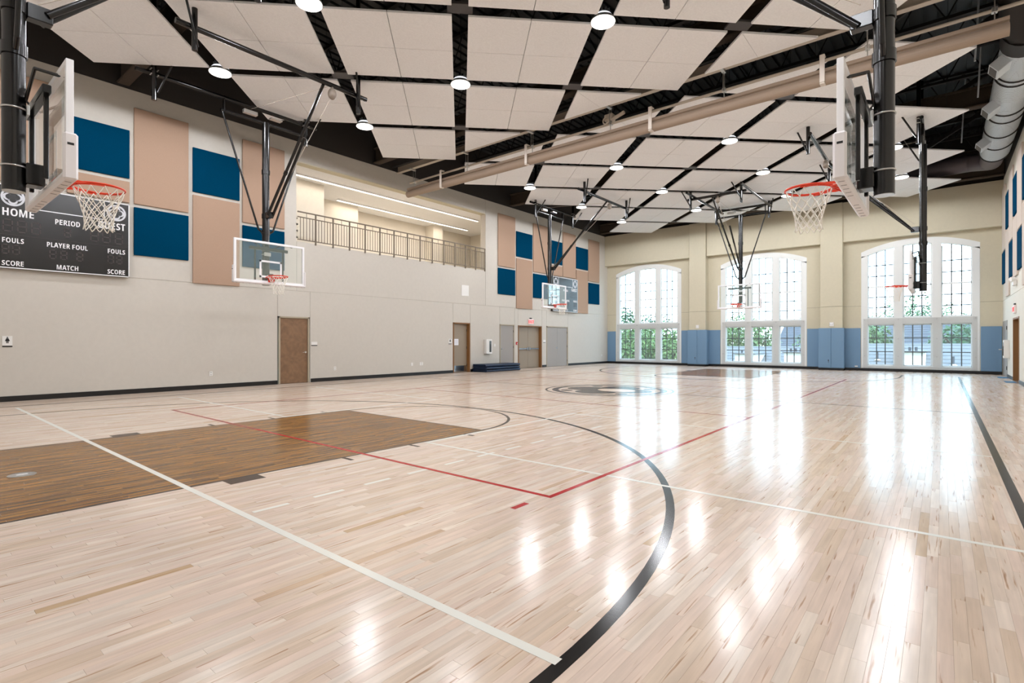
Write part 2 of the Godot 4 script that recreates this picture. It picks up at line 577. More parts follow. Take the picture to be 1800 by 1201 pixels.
func court_lines(fl: Node) -> void:
	var ux := Vector3.RIGHT
	var uz := Vector3(0, 0, 1)
	var up := Vector3(0, 0.0009, 0)
	# each end of the main court: three-point arc, free throw circle, lane edge with its blocks
	for e in [[-0.17, -1.0], [-26.63, 1.0]]:
		var zb: float = e[0]
		var g: float = e[1]
		var s := nst()
		var zc := zb + g * 1.62
		ring(s, Vector3(CX, 0, zc), ux, uz * g, 6.05, 6.12, up, 96, 0.0, PI)
		for sx in [-1, 1]:
			stripe(s, CX + sx * 6.085, zb, CX + sx * 6.085, zc, 0.07, 0.0009)
		part("three_point_line", s, M.line_black, fl)
		s = nst()
		ring(s, Vector3(CX, 0, zb + g * 5.79), ux, uz * g, 1.80, 1.85, up, 64, 0.0, PI)
		part("free_throw_circle", s, M.line_brown, fl)
		s = nst()
		for sx in [-1, 1]:
			stripe(s, CX + sx * 1.845, zb, CX + sx * 1.845, zb + g * 5.81, 0.04, 0.0010)
			var xo: float = CX + sx * 1.955
			bb(s, Vector3(xo - 0.1, -0.001, zb + g * 2.0), Vector3(xo + 0.1, 0.0010, zb + g * 2.34))
			for d in [3.32, 4.32, 5.35]:
				bb(s, Vector3(xo - 0.1, -0.001, zb + g * d), Vector3(xo + 0.1, 0.0010, zb + g * (d + 0.05)))
		stripe(s, CX - 1.86, zb + g * 5.81, CX + 1.86, zb + g * 5.81, 0.04, 0.0010)
		part("lane_edge", s, M.line_brown, fl)
		s = nst()
		stripe(s, -15.15, zb, 0.5, zb, 0.06)
		part("baseline", s, M.line_black, fl)
	for x in [-15.15, 0.5]:
		var s := nst()
		stripe(s, x, -26.63, x, -0.17, 0.075)
		part("sideline", s, M.line_black, fl)
	var s := nst()
	stripe(s, -15.15, -13.25, CX - 1.82, -13.25, 0.05)
	stripe(s, CX + 1.82, -13.25, 0.5, -13.25, 0.05)
	part("centre_line", s, M.line_black, fl)
	# volleyball court in red
	s = nst()
	stripe(s, -11.95, -3.79, -2.655, -3.79, 0.05, 0.0015)
	stripe(s, -11.95, -22.3, -2.655, -22.3, 0.05, 0.0015)
	part("volleyball_end_line", s, M.line_red, fl)
	s = nst()
	stripe(s, -11.92, -22.3, -11.92, -3.79, 0.05, 0.0015)
	stripe(s, -2.68, -22.3, -2.68, -3.79, 0.05, 0.0015)
	part("volleyball_side_line", s, M.line_red, fl)
	s = nst()
	stripe(s, -11.92, -10.04, -2.68, -10.04, 0.045, 0.0015)
	stripe(s, -11.92, -16.2, -2.68, -16.2, 0.045, 0.0015)
	part("volleyball_attack_line", s, M.line_red, fl)
	s = nst()
	stripe(s, -2.73, -3.52, -2.73, -3.33, 0.055)
	part("serving_mark", s, M.line_red, fl)
	# cross courts in white
	for zc in [-6.61, -20.0]:
		s = nst()
		for dz in [-1.84, 1.84]:
			stripe(s, -14.6, zc + dz, -9.22 if zc > -10 else -9.3, zc + dz, 0.05, 0.0012)
			stripe(s, -5.45, zc + dz, 0.46, zc + dz, 0.05, 0.0012)
		for x in [-9.26, -5.42]:
			stripe(s, x, zc - 1.86, x, zc + 1.86, 0.05, 0.0012)
		part("cross_court_lane", s, M.line_white, fl)
	s = nst()
	stripe(s, -14.8, -1.86, -1.27, -1.86, 0.055, 0.0014)
	part("cross_court_sideline", s, M.line_white, fl)
	s = nst()
	for i in 11:
		var z := -1.93 - 0.527 * i
		stripe(s, -4.285, z, -4.285, z - 0.3, 0.045)
	part("dashed_line", s, M.line_white, fl)
	# centre emblem: ring, four-lobed figure
	s = nst()
	var o := Vector3(CX, 0, -13.25)
	ring(s, o, ux, uz, 1.74, 1.8, up, 72)
	ring(s, o, ux, uz, 1.42, 1.6, up, 72)
	prism(s, quatrefoil(1.36, 0.42, 0.52), o, ux, uz, up)
	for k in 4:
		var a := PI / 4 + PI / 2 * k
		var c := Vector2(cos(a), sin(a)) * 1.2
		var pts := PackedVector2Array()
		for i in 12:
			var t := TAU * i / 12
			pts.append(c + Vector2(cos(t), sin(t)) * 0.17)
		prism(s, pts, o, ux, uz, up)
	part("centre_emblem", s, M.line_brown, fl)
	s = nst()
	var hole := PackedVector2Array()
	for i in 24:
		var t := TAU * i / 24
		hole.append(Vector2(0.25 + cos(t) * 0.55, sin(t) * 0.42))
	prism(s, hole, o, ux, uz, Vector3(0, 0.0013, 0))
	part("emblem_middle", s, mk(c8(226, 204, 182), 0.3), fl)
	# small floor socket cover in the lane
	s = nst()
	cyl(s, Vector3(-7.32, -0.001, -0.96), Vector3(-7.32, 0.005, -0.96), 0.115, 24)
	part("socket_cover", s, M.alu, fl)
	s = nst()
	bx(s, Vector3(-7.32, 0.0055, -0.96), Vector3(0.05, 0.003, 0.09))
	part("socket_latch", s, M.white, fl)

# ------------------------------------------------------------------ walls
func slab(parent: Node, x0, x1, y0, y1, z0, z1, m: Material, called := "wall_panel", bv := 0.004) -> void:
	var s := nst()
	bb(s, Vector3(x0, y0, z0), Vector3(x1, y1, z1), bv)
	part(called, s, m, parent)

func build_left_wall() -> void:
	var w := struct("wall_left", "cream wall with reveal joints on the scoreboard side")
	var g := 0.005
	var face := XL
	var back := XL - 0.12
	# lower row of boards with the door openings, then the upper row round the balcony
	var lower := [[ZN, -8.2, 0], [-8.2, -9.32, 2.19], [-9.32, -16.0, 0], [-16.0, -17.09, 2.21], [-17.09, -19.12, 0], [-19.12, -20.25, 2.21], [-20.25, -20.53, 0], [-20.53, -22.57, 2.19], [-22.57, -22.98, 0], [-22.98, -25.09, 2.21], [-25.09, ZF, 0]]
	for p in lower:
		slab(w, back, face, p[2], 3.05 - g, p[1] + g, p[0] - g, M.wall)
	slab(w, back, face, 3.05 + g, TOP, -8.84 + g, ZN, M.wall)
	slab(w, back, face, 3.05 + g, 4.69, -18.11 + g, -8.84 - g, M.wall)
	slab(w, back, face, 7.35, TOP, -18.11 + g, -8.84 - g, M.wall)
	slab(w, back, face, 3.05 + g, TOP, ZF, -18.11 - g, M.wall)
	# what the joints show, and the wall's thickness
	var s := nst()
	for q in [[ZN + 0.3, -8.2, 0.0, 3.05], [-8.2, -9.32, 2.19, 3.05], [-9.32, -16.0, 0.0, 3.05], [-16.0, -17.09, 2.21, 3.05], [-17.09, -19.12, 0.0, 3.05], [-19.12, -20.25, 2.21, 3.05], [-20.25, -20.53, 0.0, 3.05], [-20.53, -22.57, 2.19, 3.05], [-22.57, -22.98, 0.0, 3.05], [-22.98, -25.09, 2.21, 3.05], [-25.09, ZF - 0.35, 0.0, 3.05], [ZN + 0.3, -8.84, 3.05, TOP], [-8.84, -18.11, 3.05, 4.69], [-8.84, -18.11, 7.35, TOP], [-18.11, ZF - 0.35, 3.05, TOP]]:
		bb(s, Vector3(XL - 0.32, q[2], q[1]), Vector3(XL - 0.012, q[3], q[0]))
	part("wall_core", s, M.wall, w)
	s = nst()
	bb(s, Vector3(XL - 0.32, TOP, ZF - 0.35), Vector3(XL - 0.02, DECK + 0.2, ZN + 0.3))
	part("upper_wall", s, M.black_wall, w)
	# skirting
	var b := struct("baseboard_left", "black rubber skirting along the scoreboard wall")
	for p in [[ZN, -8.2], [-9.34, -16.0], [-17.09, -19.1], [-20.27, -20.52], [-22.58, -22.97], [-25.1, ZF]]:
		s = nst()
		bb(s, Vector3(XL, 0, p[1]), Vector3(XL + 0.016, 0.125, p[0]), 0.004)
		part("baseboard_strip", s, M.base, b)

const WCX := [-13.77, -7.34, -0.86]

func arch(x: float, R := 5.125) -> float:
	return 0.905 + sqrt(maxf(R * R - x * x, 0.0))

func build_far_wall() -> void:
	var w := struct("wall_far", "beige window wall with three arched windows")
	var zb := ZF - 0.34
	var s: SurfaceTool
	# piers between the windows in two courses
	var edges := [XL - 0.3, WCX[0] - 2.1, WCX[0] + 2.1, WCX[1] - 2.1, WCX[1] + 2.1, WCX[2] - 2.1, WCX[2] + 2.1, XR + 0.3]
	for i in 4:
		slab(w, edges[i * 2], edges[i * 2 + 1], 0.0, 3.045, zb, ZF, M.wall_far, "wall_panel", 0.003)
		slab(w, edges[i * 2], edges[i * 2 + 1], 3.055, 5.58, zb, ZF, M.wall_far, "wall_panel", 0.003)
		s = nst()
		bb(s, Vector3(edges[i * 2], 3.04, zb + 0.05), Vector3(edges[i * 2 + 1], 3.06, ZF - 0.012))
		part("joint_backing", s, M.joint, w)
	# above the springing: one piece with the arches cut out
	for i in 3:
		var pts := PackedVector2Array()
		var x0: float = -2.1
		pts.append(Vector2(-2.1, 5.58))
		for k in range(1, 24): pts.append(Vector2(-2.1 + 4.2 * k / 24.0, arch(-2.1 + 4.2 * k / 24.0)))
		pts.append(Vector2(2.1, 5.58))
		pts.append(Vector2(2.1, 6.5))
		pts.append(Vector2(-2.1, 6.5))
		s = nst()
		prism(s, pts, Vector3(WCX[i], 0, zb), Vector3.RIGHT, Vector3.UP, Vector3(0, 0, 0.34))
		part("arch_panel", s, M.wall_far, w)
		# under the window
		slab(w, WCX[i] - 2.1, WCX[i] + 2.1, 0.0, 0.12, zb, ZF, M.base, "sill_curb", 0.0)
	for i in 4:
		slab(w, edges[i * 2], edges[i * 2 + 1], 5.58, 6.5, zb, ZF, M.wall_far, "wall_panel", 0.0)
	# the deep beam above, the pilasters in front
	slab(w, XL, -11.08, 6.12, TOP, ZF, -29.3, M.wall_far, "beam_casing")
	slab(w, -10.1, -4.57, 6.12, TOP, ZF, -29.3, M.wall_far, "beam_casing")
	slab(w, -3.69, XR, 6.12, TOP, ZF, -29.3, M.wall_far, "beam_casing")
	for x in [-10.58, -4.12]:
		slab(w, x - 0.46, x + 0.46, 0.0, 3.045, ZF, -29.2, M.wall_far, "pilaster", 0.006)
		slab(w, x - 0.46, x + 0.46, 3.055, TOP, ZF, -29.2, M.wall_far, "pilaster", 0.006)
		s = nst()
		bb(s, Vector3(x - 0.45, 3.04, ZF), Vector3(x + 0.45, 3.06, -29.212))
		part("joint_backing", s, M.joint, w)
	s = nst()
	bb(s, Vector3(XL - 0.3, 6.5, zb), Vector3(XR + 0.3, TOP, ZF))
	part("wall_core", s, M.wall_far, w)
	s = nst()
	bb(s, Vector3(XL - 0.3, TOP, zb), Vector3(XR + 0.3, DECK + 0.2, ZF + 0.1))
	part("upper_wall", s, M.black_wall, w)
	var b := struct("baseboard_far", "black rubber skirting under the windows")
	s = nst()
	bb(s, Vector3(XL + 0.02, 0, ZF), Vector3(XR - 0.02, 0.12, ZF + 0.05), 0.005)
	part("baseboard_strip", s, M.base, b)
	for x in [-10.58, -4.12]:
		s = nst()
		bb(s, Vector3(x - 0.52, 0, ZF), Vector3(x + 0.52, 0.09, -29.1), 0.005)
		part("baseboard_strip", s, M.base, b)
	for i in 3: window(i)
	# wall pads
	var pads := [[XL + 0.02, WCX[0] - 2.12, "narrow blue wall pad in the corner by the scoreboard wall"], [WCX[0] + 2.12, -11.06, "blue wall pad just beside the first arched window"], [-10.1, WCX[1] - 2.12, "blue wall pad between the first pillar and the middle window"], [WCX[1] + 2.12, -4.6, "blue wall pad between the middle window and the second pillar"], [-3.64, WCX[2] - 2.12, "blue wall pad between the second pillar and the last window"], [WCX[2] + 2.12, XR - 0.02, "blue wall pad in the corner beside the duct side"]]
	for p in pads:
		s = nst()
		bb(s, Vector3(p[0], 0.12, ZF + 0.001), Vector3(p[1], 2.01, ZF + 0.05), 0.012)
		var o := part("wall_pad", s, M.pad, self)
		tag(o, p[2], "wall pad", "blue wall pads under the beige wall")
	for i in 2:
		var x: float = [-10.58, -4.12][i]
		var t := thing("pillar_pad", ["blue padded jacket round the pillar beside the first window", "blue padded jacket round the pillar beside the last window"][i], "wall pad", Vector3(x, 0.1, -29.2), 0.0, "pillar pads")
		for sx in [-1, 1]:
			s = nst()
			bb(s, Vector3(sx * 0.003, 0, 0.001), Vector3(sx * 0.535, 1.92, 0.06), 0.012)
			part("front_pad", s, M.pad, t)
			s = nst()
			bb(s, Vector3(sx * 0.465, 0, -0.39), Vector3(sx * 0.52, 1.92, 0.0), 0.012)
			part("side_pad", s, M.pad, t)
		s = nst()
		bb(s, Vector3(-0.13, 0.34, 0.058), Vector3(-0.09, 0.4, 0.064))
		bb(s, Vector3(-0.12, 0.26, 0.058), Vector3(-0.1, 0.35, 0.064))
		part("pull_slot", s, M.black, t)

func window(i: int) -> void:
	var w := struct("window_%d" % (i + 1), ["arched window nearest the scoreboard wall", "arched window behind the far hoop", "arched window nearest the duct side"][i], Vector3(WCX[i], 0, ZF - 0.02))
	var s := nst()
	# casing: jambs, arch band
	for sx in [-1, 1]:
		bb(s, Vector3(sx * 1.84, 0.12, -0.2), Vector3(sx * 2.1, 5.4, 0.03), 0.01)
	var n := 24
	for k in n:
		var x0 := -2.1 + 4.2 * k / n
		var x1 := -2.1 + 4.2 * (k + 1) / n
		var p := PackedVector2Array([Vector2(x0, arch(x0) - 0.27), Vector2(x1, arch(x1) - 0.27), Vector2(x1, arch(x1)), Vector2(x0, arch(x0))])
		prism(s, p, Vector3(0, 0, -0.2), Vector3.RIGHT, Vector3.UP, Vector3(0, 0, 0.23))
	part("casing", s, M.winframe, w)
	for x in [-0.68, 0.68]:
		s = nst()
		bb(s, Vector3(x - 0.16, 0.12, -0.2), Vector3(x + 0.16, arch(x) - 0.2, 0.02), 0.01)
		part("mullion", s, M.winframe, w)
	s = nst()
	bb(s, Vector3(-1.85, 2.17, -0.2), Vector3(1.85, 2.48, 0.015), 0.01)
	part("transom", s, M.winframe, w)
	s = nst()
	bb(s, Vector3(-1.85, 0.12, -0.2), Vector3(1.85, 0.27, 0.025), 0.01)
	part("bottom_rail", s, M.winframe, w)
	# six sashes with their bars and panes
	for u in 3:
		var xc: float = [-1.345, 0.0, 1.345][u]
		var hw := 0.495
		var ys_up := [2.48, 2.96, 3.44, 3.92, 4.42, 4.92]
		var ys_lo := [0.27, 0.905, 1.54, 2.17]
		for lo in [false, true]:
			var sash := Node3D.new()
			sash.name = "sash"
			w.add_child(sash, true)
			var ya: float = 0.27 if lo else 2.48
			var yb: float = 2.17 if lo else arch(xc) - 0.27
			s = nst()
			for sx in [-1, 1]: bb(s, Vector3(xc + sx * (hw - 0.03), ya, -0.13), Vector3(xc + sx * (hw + 0.03), yb + (0.0 if lo else 0.0), -0.07))
			bb(s, Vector3(xc - hw, ya, -0.13), Vector3(xc + hw, ya + 0.045, -0.07))
			if lo: bb(s, Vector3(xc - hw, yb - 0.045, -0.13), Vector3(xc + hw, yb, -0.07))
			else: bb(s, Vector3(xc - hw, 3.89, -0.13), Vector3(xc + hw, 3.95, -0.07))
			part("sash_frame", s, M.winframe, sash)
			s = nst()
			for dx in [-0.165, 0.165]:
				bb(s, Vector3(xc + dx - 0.021, ya, -0.112), Vector3(xc + dx + 0.021, yb + (0.0 if lo else 0.06), -0.092))
			for y in (ys_lo.slice(1, 3) if lo else [2.96, 3.44, 4.42, 4.92]):
				bb(s, Vector3(xc - hw, y - 0.02, -0.112), Vector3(xc + hw, y + 0.02, -0.092))
			part("glazing_bars", s, M.muntin, sash)
			var rows: Array = ys_lo if lo else ys_up
			for r in rows.size() - (1 if lo else 0):
				for q in 3:
					var xa: float = xc - hw + 2 * hw * q / 3.0
					var xb: float = xa + 2 * hw / 3.0
					var y0: float = rows[r]
					var pts: PackedVector2Array
					if r + 1 < rows.size():
						var y1: float = rows[r + 1]
						pts = PackedVector2Array([Vector2(xa, y0), Vector2(xb, y0), Vector2(xb, y1), Vector2(xa, y1)])
					else:
						pts = PackedVector2Array([Vector2(xa, y0), Vector2(xb, y0), Vector2(xb, arch(xb) - 0.27), Vector2(xa, arch(xa) - 0.27)])
					s = nst()
					var p := []
					for v in pts: p.append(Vector3(v.x, v.y, -0.1))
					quad(s, p[0], p[1], p[2], p[3], Vector3(0, 0, 1))
					part("pane", s, M.pane, sash)
	# clear guard sheet over the lower half, held by studs
	s = nst()
	quad(s, Vector3(-2.02, 0.13, 0.07), Vector3(2.02, 0.13, 0.07), Vector3(2.02, 2.44, 0.07), Vector3(-2.02, 2.44, 0.07), Vector3(0, 0, 1))
	part("guard_sheet", s, M.screen, w)
	for x in [-1.96, -0.68, 0.68, 1.96]:
		for y in [0.7, 1.5, 2.38]:
			s = nst()
			cyl(s, Vector3(x, y, 0.02), Vector3(x, y, 0.085), 0.022, 8)
			part("stud", s, M.alu, w)

func build_right_and_near_walls() -> void:
	var w := struct("wall_right", "cream wall below the silver duct")
	for p in [[ZN, -23.62, 0.0], [-23.62, -25.5, 2.2], [-25.5, -27.6, 0.0], [-27.6, -29.45, 2.2], [-29.45, ZF, 0.0]]:
		slab(w, XR, XR + 0.3, p[2], 3.045, p[1], p[0], M.wall_white)
	slab(w, XR, XR + 0.3, 3.055, TOP, ZF, ZN, M.wall_white)
	var s := nst()
	bb(s, Vector3(XR + 0.012, 3.03, ZF), Vector3(XR + 0.3, 3.07, ZN))
	part("joint_backing", s, M.wall_white, w)
	s = nst()
	bb(s, Vector3(XR + 0.02, TOP, ZF - 0.3), Vector3(XR + 0.3, DECK + 0.2, ZN + 0.3))
	part("upper_wall", s, M.black_wall, w)
	var b := struct("baseboard_right", "blue-black skirting along the duct side wall")
	for p in [[ZN, -23.6], [-25.52, -27.58]]:
		s = nst()
		bb(s, Vector3(XR - 0.016, 0, p[1]), Vector3(XR, 0.125, p[0]), 0.004)
		part("baseboard_strip", s, M.base, b)
	w = struct("wall_near", "cream wall behind the near hoop")
	slab(w, XL - 0.3, XR + 0.3, 0, TOP, ZN, ZN + 0.3, M.wall)
	s = nst()
	bb(s, Vector3(XL - 0.3, TOP, ZN + 0.02), Vector3(XR + 0.3, DECK + 0.2, ZN + 0.3))
	part("upper_wall", s, M.black_wall, w)

# ------------------------------------------------------------------ roof structure
func build_roof() -> void:
	var r := struct("roof_deck", "dark ribbed steel roof deck")
	var s := nst()
	var x := XL - 0.3
	while x < XR + 0.3:
		# one flute: low pan, then raised rib
		bb(s, Vector3(x, DECK, ZF - 0.3), Vector3(x + 0.2, DECK + 0.02, ZN + 0.3))
		bb(s, Vector3(x + 0.2, DECK + 0.075, ZF - 0.3), Vector3(x + 0.305, DECK + 0.095, ZN + 0.3))
		quad(s, Vector3(x + 0.19, DECK, ZF - 0.3), Vector3(x + 0.2, DECK + 0.085, ZF - 0.3), Vector3(x + 0.2, DECK + 0.085, ZN + 0.3), Vector3(x + 0.19, DECK, ZN + 0.3), Vector3(1, 0, 0))
		quad(s, Vector3(x + 0.315, DECK, ZF - 0.3), Vector3(x + 0.305, DECK + 0.085, ZF - 0.3), Vector3(x + 0.305, DECK + 0.085, ZN + 0.3), Vector3(x + 0.315, DECK, ZN + 0.3), Vector3(-1, 0, 0))
		x += 0.305
	bb(s, Vector3(XL - 0.4, DECK + 0.12, ZF - 0.4), Vector3(XR + 0.4, DECK + 0.3, ZN + 0.4))
	part("deck_sheets", s, M.deck, r)
	# bar joists across the hall
	s = nst()
	for c in [DECK - 0.06, DECK - 0.95]:
		bb(s, Vector3(XL, c - 0.04, -0.06), Vector3(XR, c + 0.04, 0.06))
	var xx := XL
	while xx < XR - 0.6:
		cyl(s, Vector3(xx, DECK - 0.95, 0), Vector3(xx + 0.46, DECK - 0.06, 0), 0.018, 5)
		cyl(s, Vector3(xx + 0.46, DECK - 0.06, 0), Vector3(xx + 0.92, DECK - 0.95, 0), 0.018, 5)
		xx += 0.92
	var jm := commit(s, M.steel_dull)
	for i in 16:
		var o := inst("roof_joist", jm, self, Vector3(0, 0, ZN - 1.2 - 2.0 * i))
		o.set_meta("kind", "structure")
	# heavy beams with sprayed fire coat
	for z in [-4.1, -12.0, -20.0, -28.75]:
		s = nst()
		bb(s, Vector3(XL, 8.06, z - 0.14), Vector3(XR, 8.12, z + 0.14), 0.02)
		bb(s, Vector3(XL, 8.1, z - 0.05), Vector3(XR, 8.6, z + 0.05), 0.02)
		bb(s, Vector3(XL, 8.58, z - 0.14), Vector3(XR, 8.64, z + 0.14), 0.02)
		var o := part("roof_beam", s, M.fire, self)
		o.set_meta("kind", "structure")
	# raking struts near the duct
	for z in [-13.9, -17.4, -21.0, -24.6]:
		s = nst()
		var a := Vector3(-1.3, 8.0, z)
		var b := Vector3(XR, 9.9, z)
		var d := (b - a).normalized()
		bx(s, (a + b) / 2, Vector3((b - a).length(), 0.14, 0.1), 0.01, Basis(d, d.cross(Vector3(0, 0, -1)).normalized(), Vector3(0, 0, 1)))
		var o := part("roof_strut", s, M.steel_dull, self)
		o.set_meta("kind", "structure")

# ------------------------------------------------------------------ ceiling clouds
func build_ceiling() -> void:
	var c := struct("ceiling", "pale square acoustic clouds hung diagonally with dark gaps")
	var p := 2.845
	var half := 1.267
	# a cloud is centred midway between four crossings; crossings with lamps lie on (x, z) below
	var board := nst()
	bx(board, Vector3.ZERO, Vector3(half - 0.012, 0.045, half - 0.012), 0.004)
	var bm := commit(board, M.ceil)
	var dg := p * sqrt(2.0)   # 4.023
	var x0 := -13.27
	var z0 := -5.2
	var turn := Basis(Vector3.UP, PI / 4)
	# cloud centres: lamps sit at corners of clouds, so centres are half a diagonal away along x or z
	for i in range(-1, 9):
		for j in range(-3, 14):
			if posmod(i + j, 2) == 0: continue
			var cx := x0 + dg / 2 * i
			var cz := z0 - dg / 2 * j
			if cx < XL + 1.5 or cx > XR - 1.3 or cz > 1.0 or cz < ZF + 1.9: continue
			var gapd := absf(cz + 13.23)
			var cut := gapd < 1.0
			var cl := Node3D.new()
			cl.name = "ceiling_panel"
			c.add_child(cl, true)
			cl.position = Vector3(cx, CY, cz)
			if not cut:
				for a in [-0.5, 0.5]:
					for b in [-0.5, 0.5]:
						var o := inst("board", bm, cl)
						o.basis = turn
						o.position = turn * Vector3(a * half, 0.0225, b * half)
			else:
				# the slot for the divider curtain: two clipped pieces
				var r := half * sqrt(2.0)
				for sg in [-1.0, 1.0]:
					var zl: float = sg * 0.6
					var wd := r - absf(zl)
					for sx in [-1.0, 1.0]:
						var s := nst()
						prism(s, PackedVector2Array([Vector2(sx * 0.003, zl), Vector2(sx * wd, zl), Vector2(sx * 0.003, sg * r)]), Vector3.ZERO, Vector3.RIGHT, Vector3(0, 0, 1), Vector3(0, 0.045, 0))
						part("board", s, M.ceil, cl)
			# hanger wires
			if not cut:
				var s := nst()
				for k in 4:
					var a := PI / 2 * k
					var v := Vector3(cos(a), 0, sin(a)) * 1.3
					cyl(s, v + Vector3(0, 0.04, 0), v + Vector3(0, DECK - CY - 0.1, 0), 0.004, 4)
				part("hanger_wire", s, M.steel_dull, cl)
	# dark cover boxes at the crossings between the lamps
	var s := nst()
	bx(s, Vector3.ZERO, Vector3(0.5, 0.05, 0.31), 0.006)
	var cm := commit(s, M.cover)
	for i in range(0, 4):
		for j in range(-1, 7):
			var x := x0 + dg / 2 + dg * i
			var z := z0 + dg / 2 - dg * j
			if i == 3 or absf(z + 13.23) < 1.0 or z < ZF + 2.0: continue
			var o := inst("crossing_cover", cm, c, Vector3(x, CY + 0.07, z))
			o.basis = Basis(Vector3.UP, PI / 4)

# ------------------------------------------------------------------ lamps
func build_lamps() -> void:
	var dg := 4.023
	var rows := ["by the near hoop", "second from the near hoop", "before the rolled curtain", "x", "beyond the rolled curtain", "second from the windows", "nearest the windows"]
	var cols := ["first from the scoreboard wall", "second from the scoreboard wall", "second from the duct", "first from the duct"]
	for j in 7:
		if j == 3: continue
		for i in 4:
			var at := Vector3(-13.27 + dg * i * 0.9975, CY - 0.02, -1.18 - 4.035 * j)
			var t := thing("high_bay_lamp", "round ceiling lamp, row %s, %s" % [rows[j], cols[i]], "lamp", at, 0.0, "round high bay lamps in the ceiling gaps")
			var s := nst()
			cyl(s, Vector3(0, 0, 0), Vector3(0, 0.06, 0), 0.25, 28, 0.23)
			part("rim_ring", s, M.alu, t)
			s = nst()
			cyl(s, Vector3(0, 0.06, 0), Vector3(0, 0.13, 0), 0.225, 24, 0.165)
			part("lamp_bell", s, M.bell, t)
			s = nst()
			cyl(s, Vector3(0, 0.06, 0), Vector3(0, 0.2, 0), 0.16, 20, 0.09)
			for k in 10:
				var a := TAU * k / 10
				bx(s, Vector3(cos(a) * 0.12, 0.16, sin(a) * 0.12), Vector3(0.06, 0.14, 0.006), 0.0, Basis(Vector3.UP, -a))
			part("heat_sink", s, M.alu, t)
			s = nst()
			cyl(s, Vector3(0, 0.2, 0), Vector3(0, DECK - CY - 0.1, 0), 0.008, 6)
			part("stem", s, M.steel_dull, t)
			s = nst()
			cyl(s, Vector3(0, -0.012, 0), Vector3(0, -0.002, 0), 0.235, 28)
			part("lamp_lens", s, M.lamp, t)
			var l := SpotLight3D.new()
			l.name = "lamp_light"
			t.add_child(l)
			l.position = Vector3(0, -0.05, 0)
			l.rotation.x = -PI / 2
			l.light_color = Color(0.965, 0.975, 1.0)
			l.light_energy = 7.0
			l.light_size = 0.23
			l.spot_angle = 89.0
			l.spot_angle_attenuation = 0.12
			l.spot_range = 60.0
			l.spot_attenuation = 2.0
			l.shadow_enabled = true

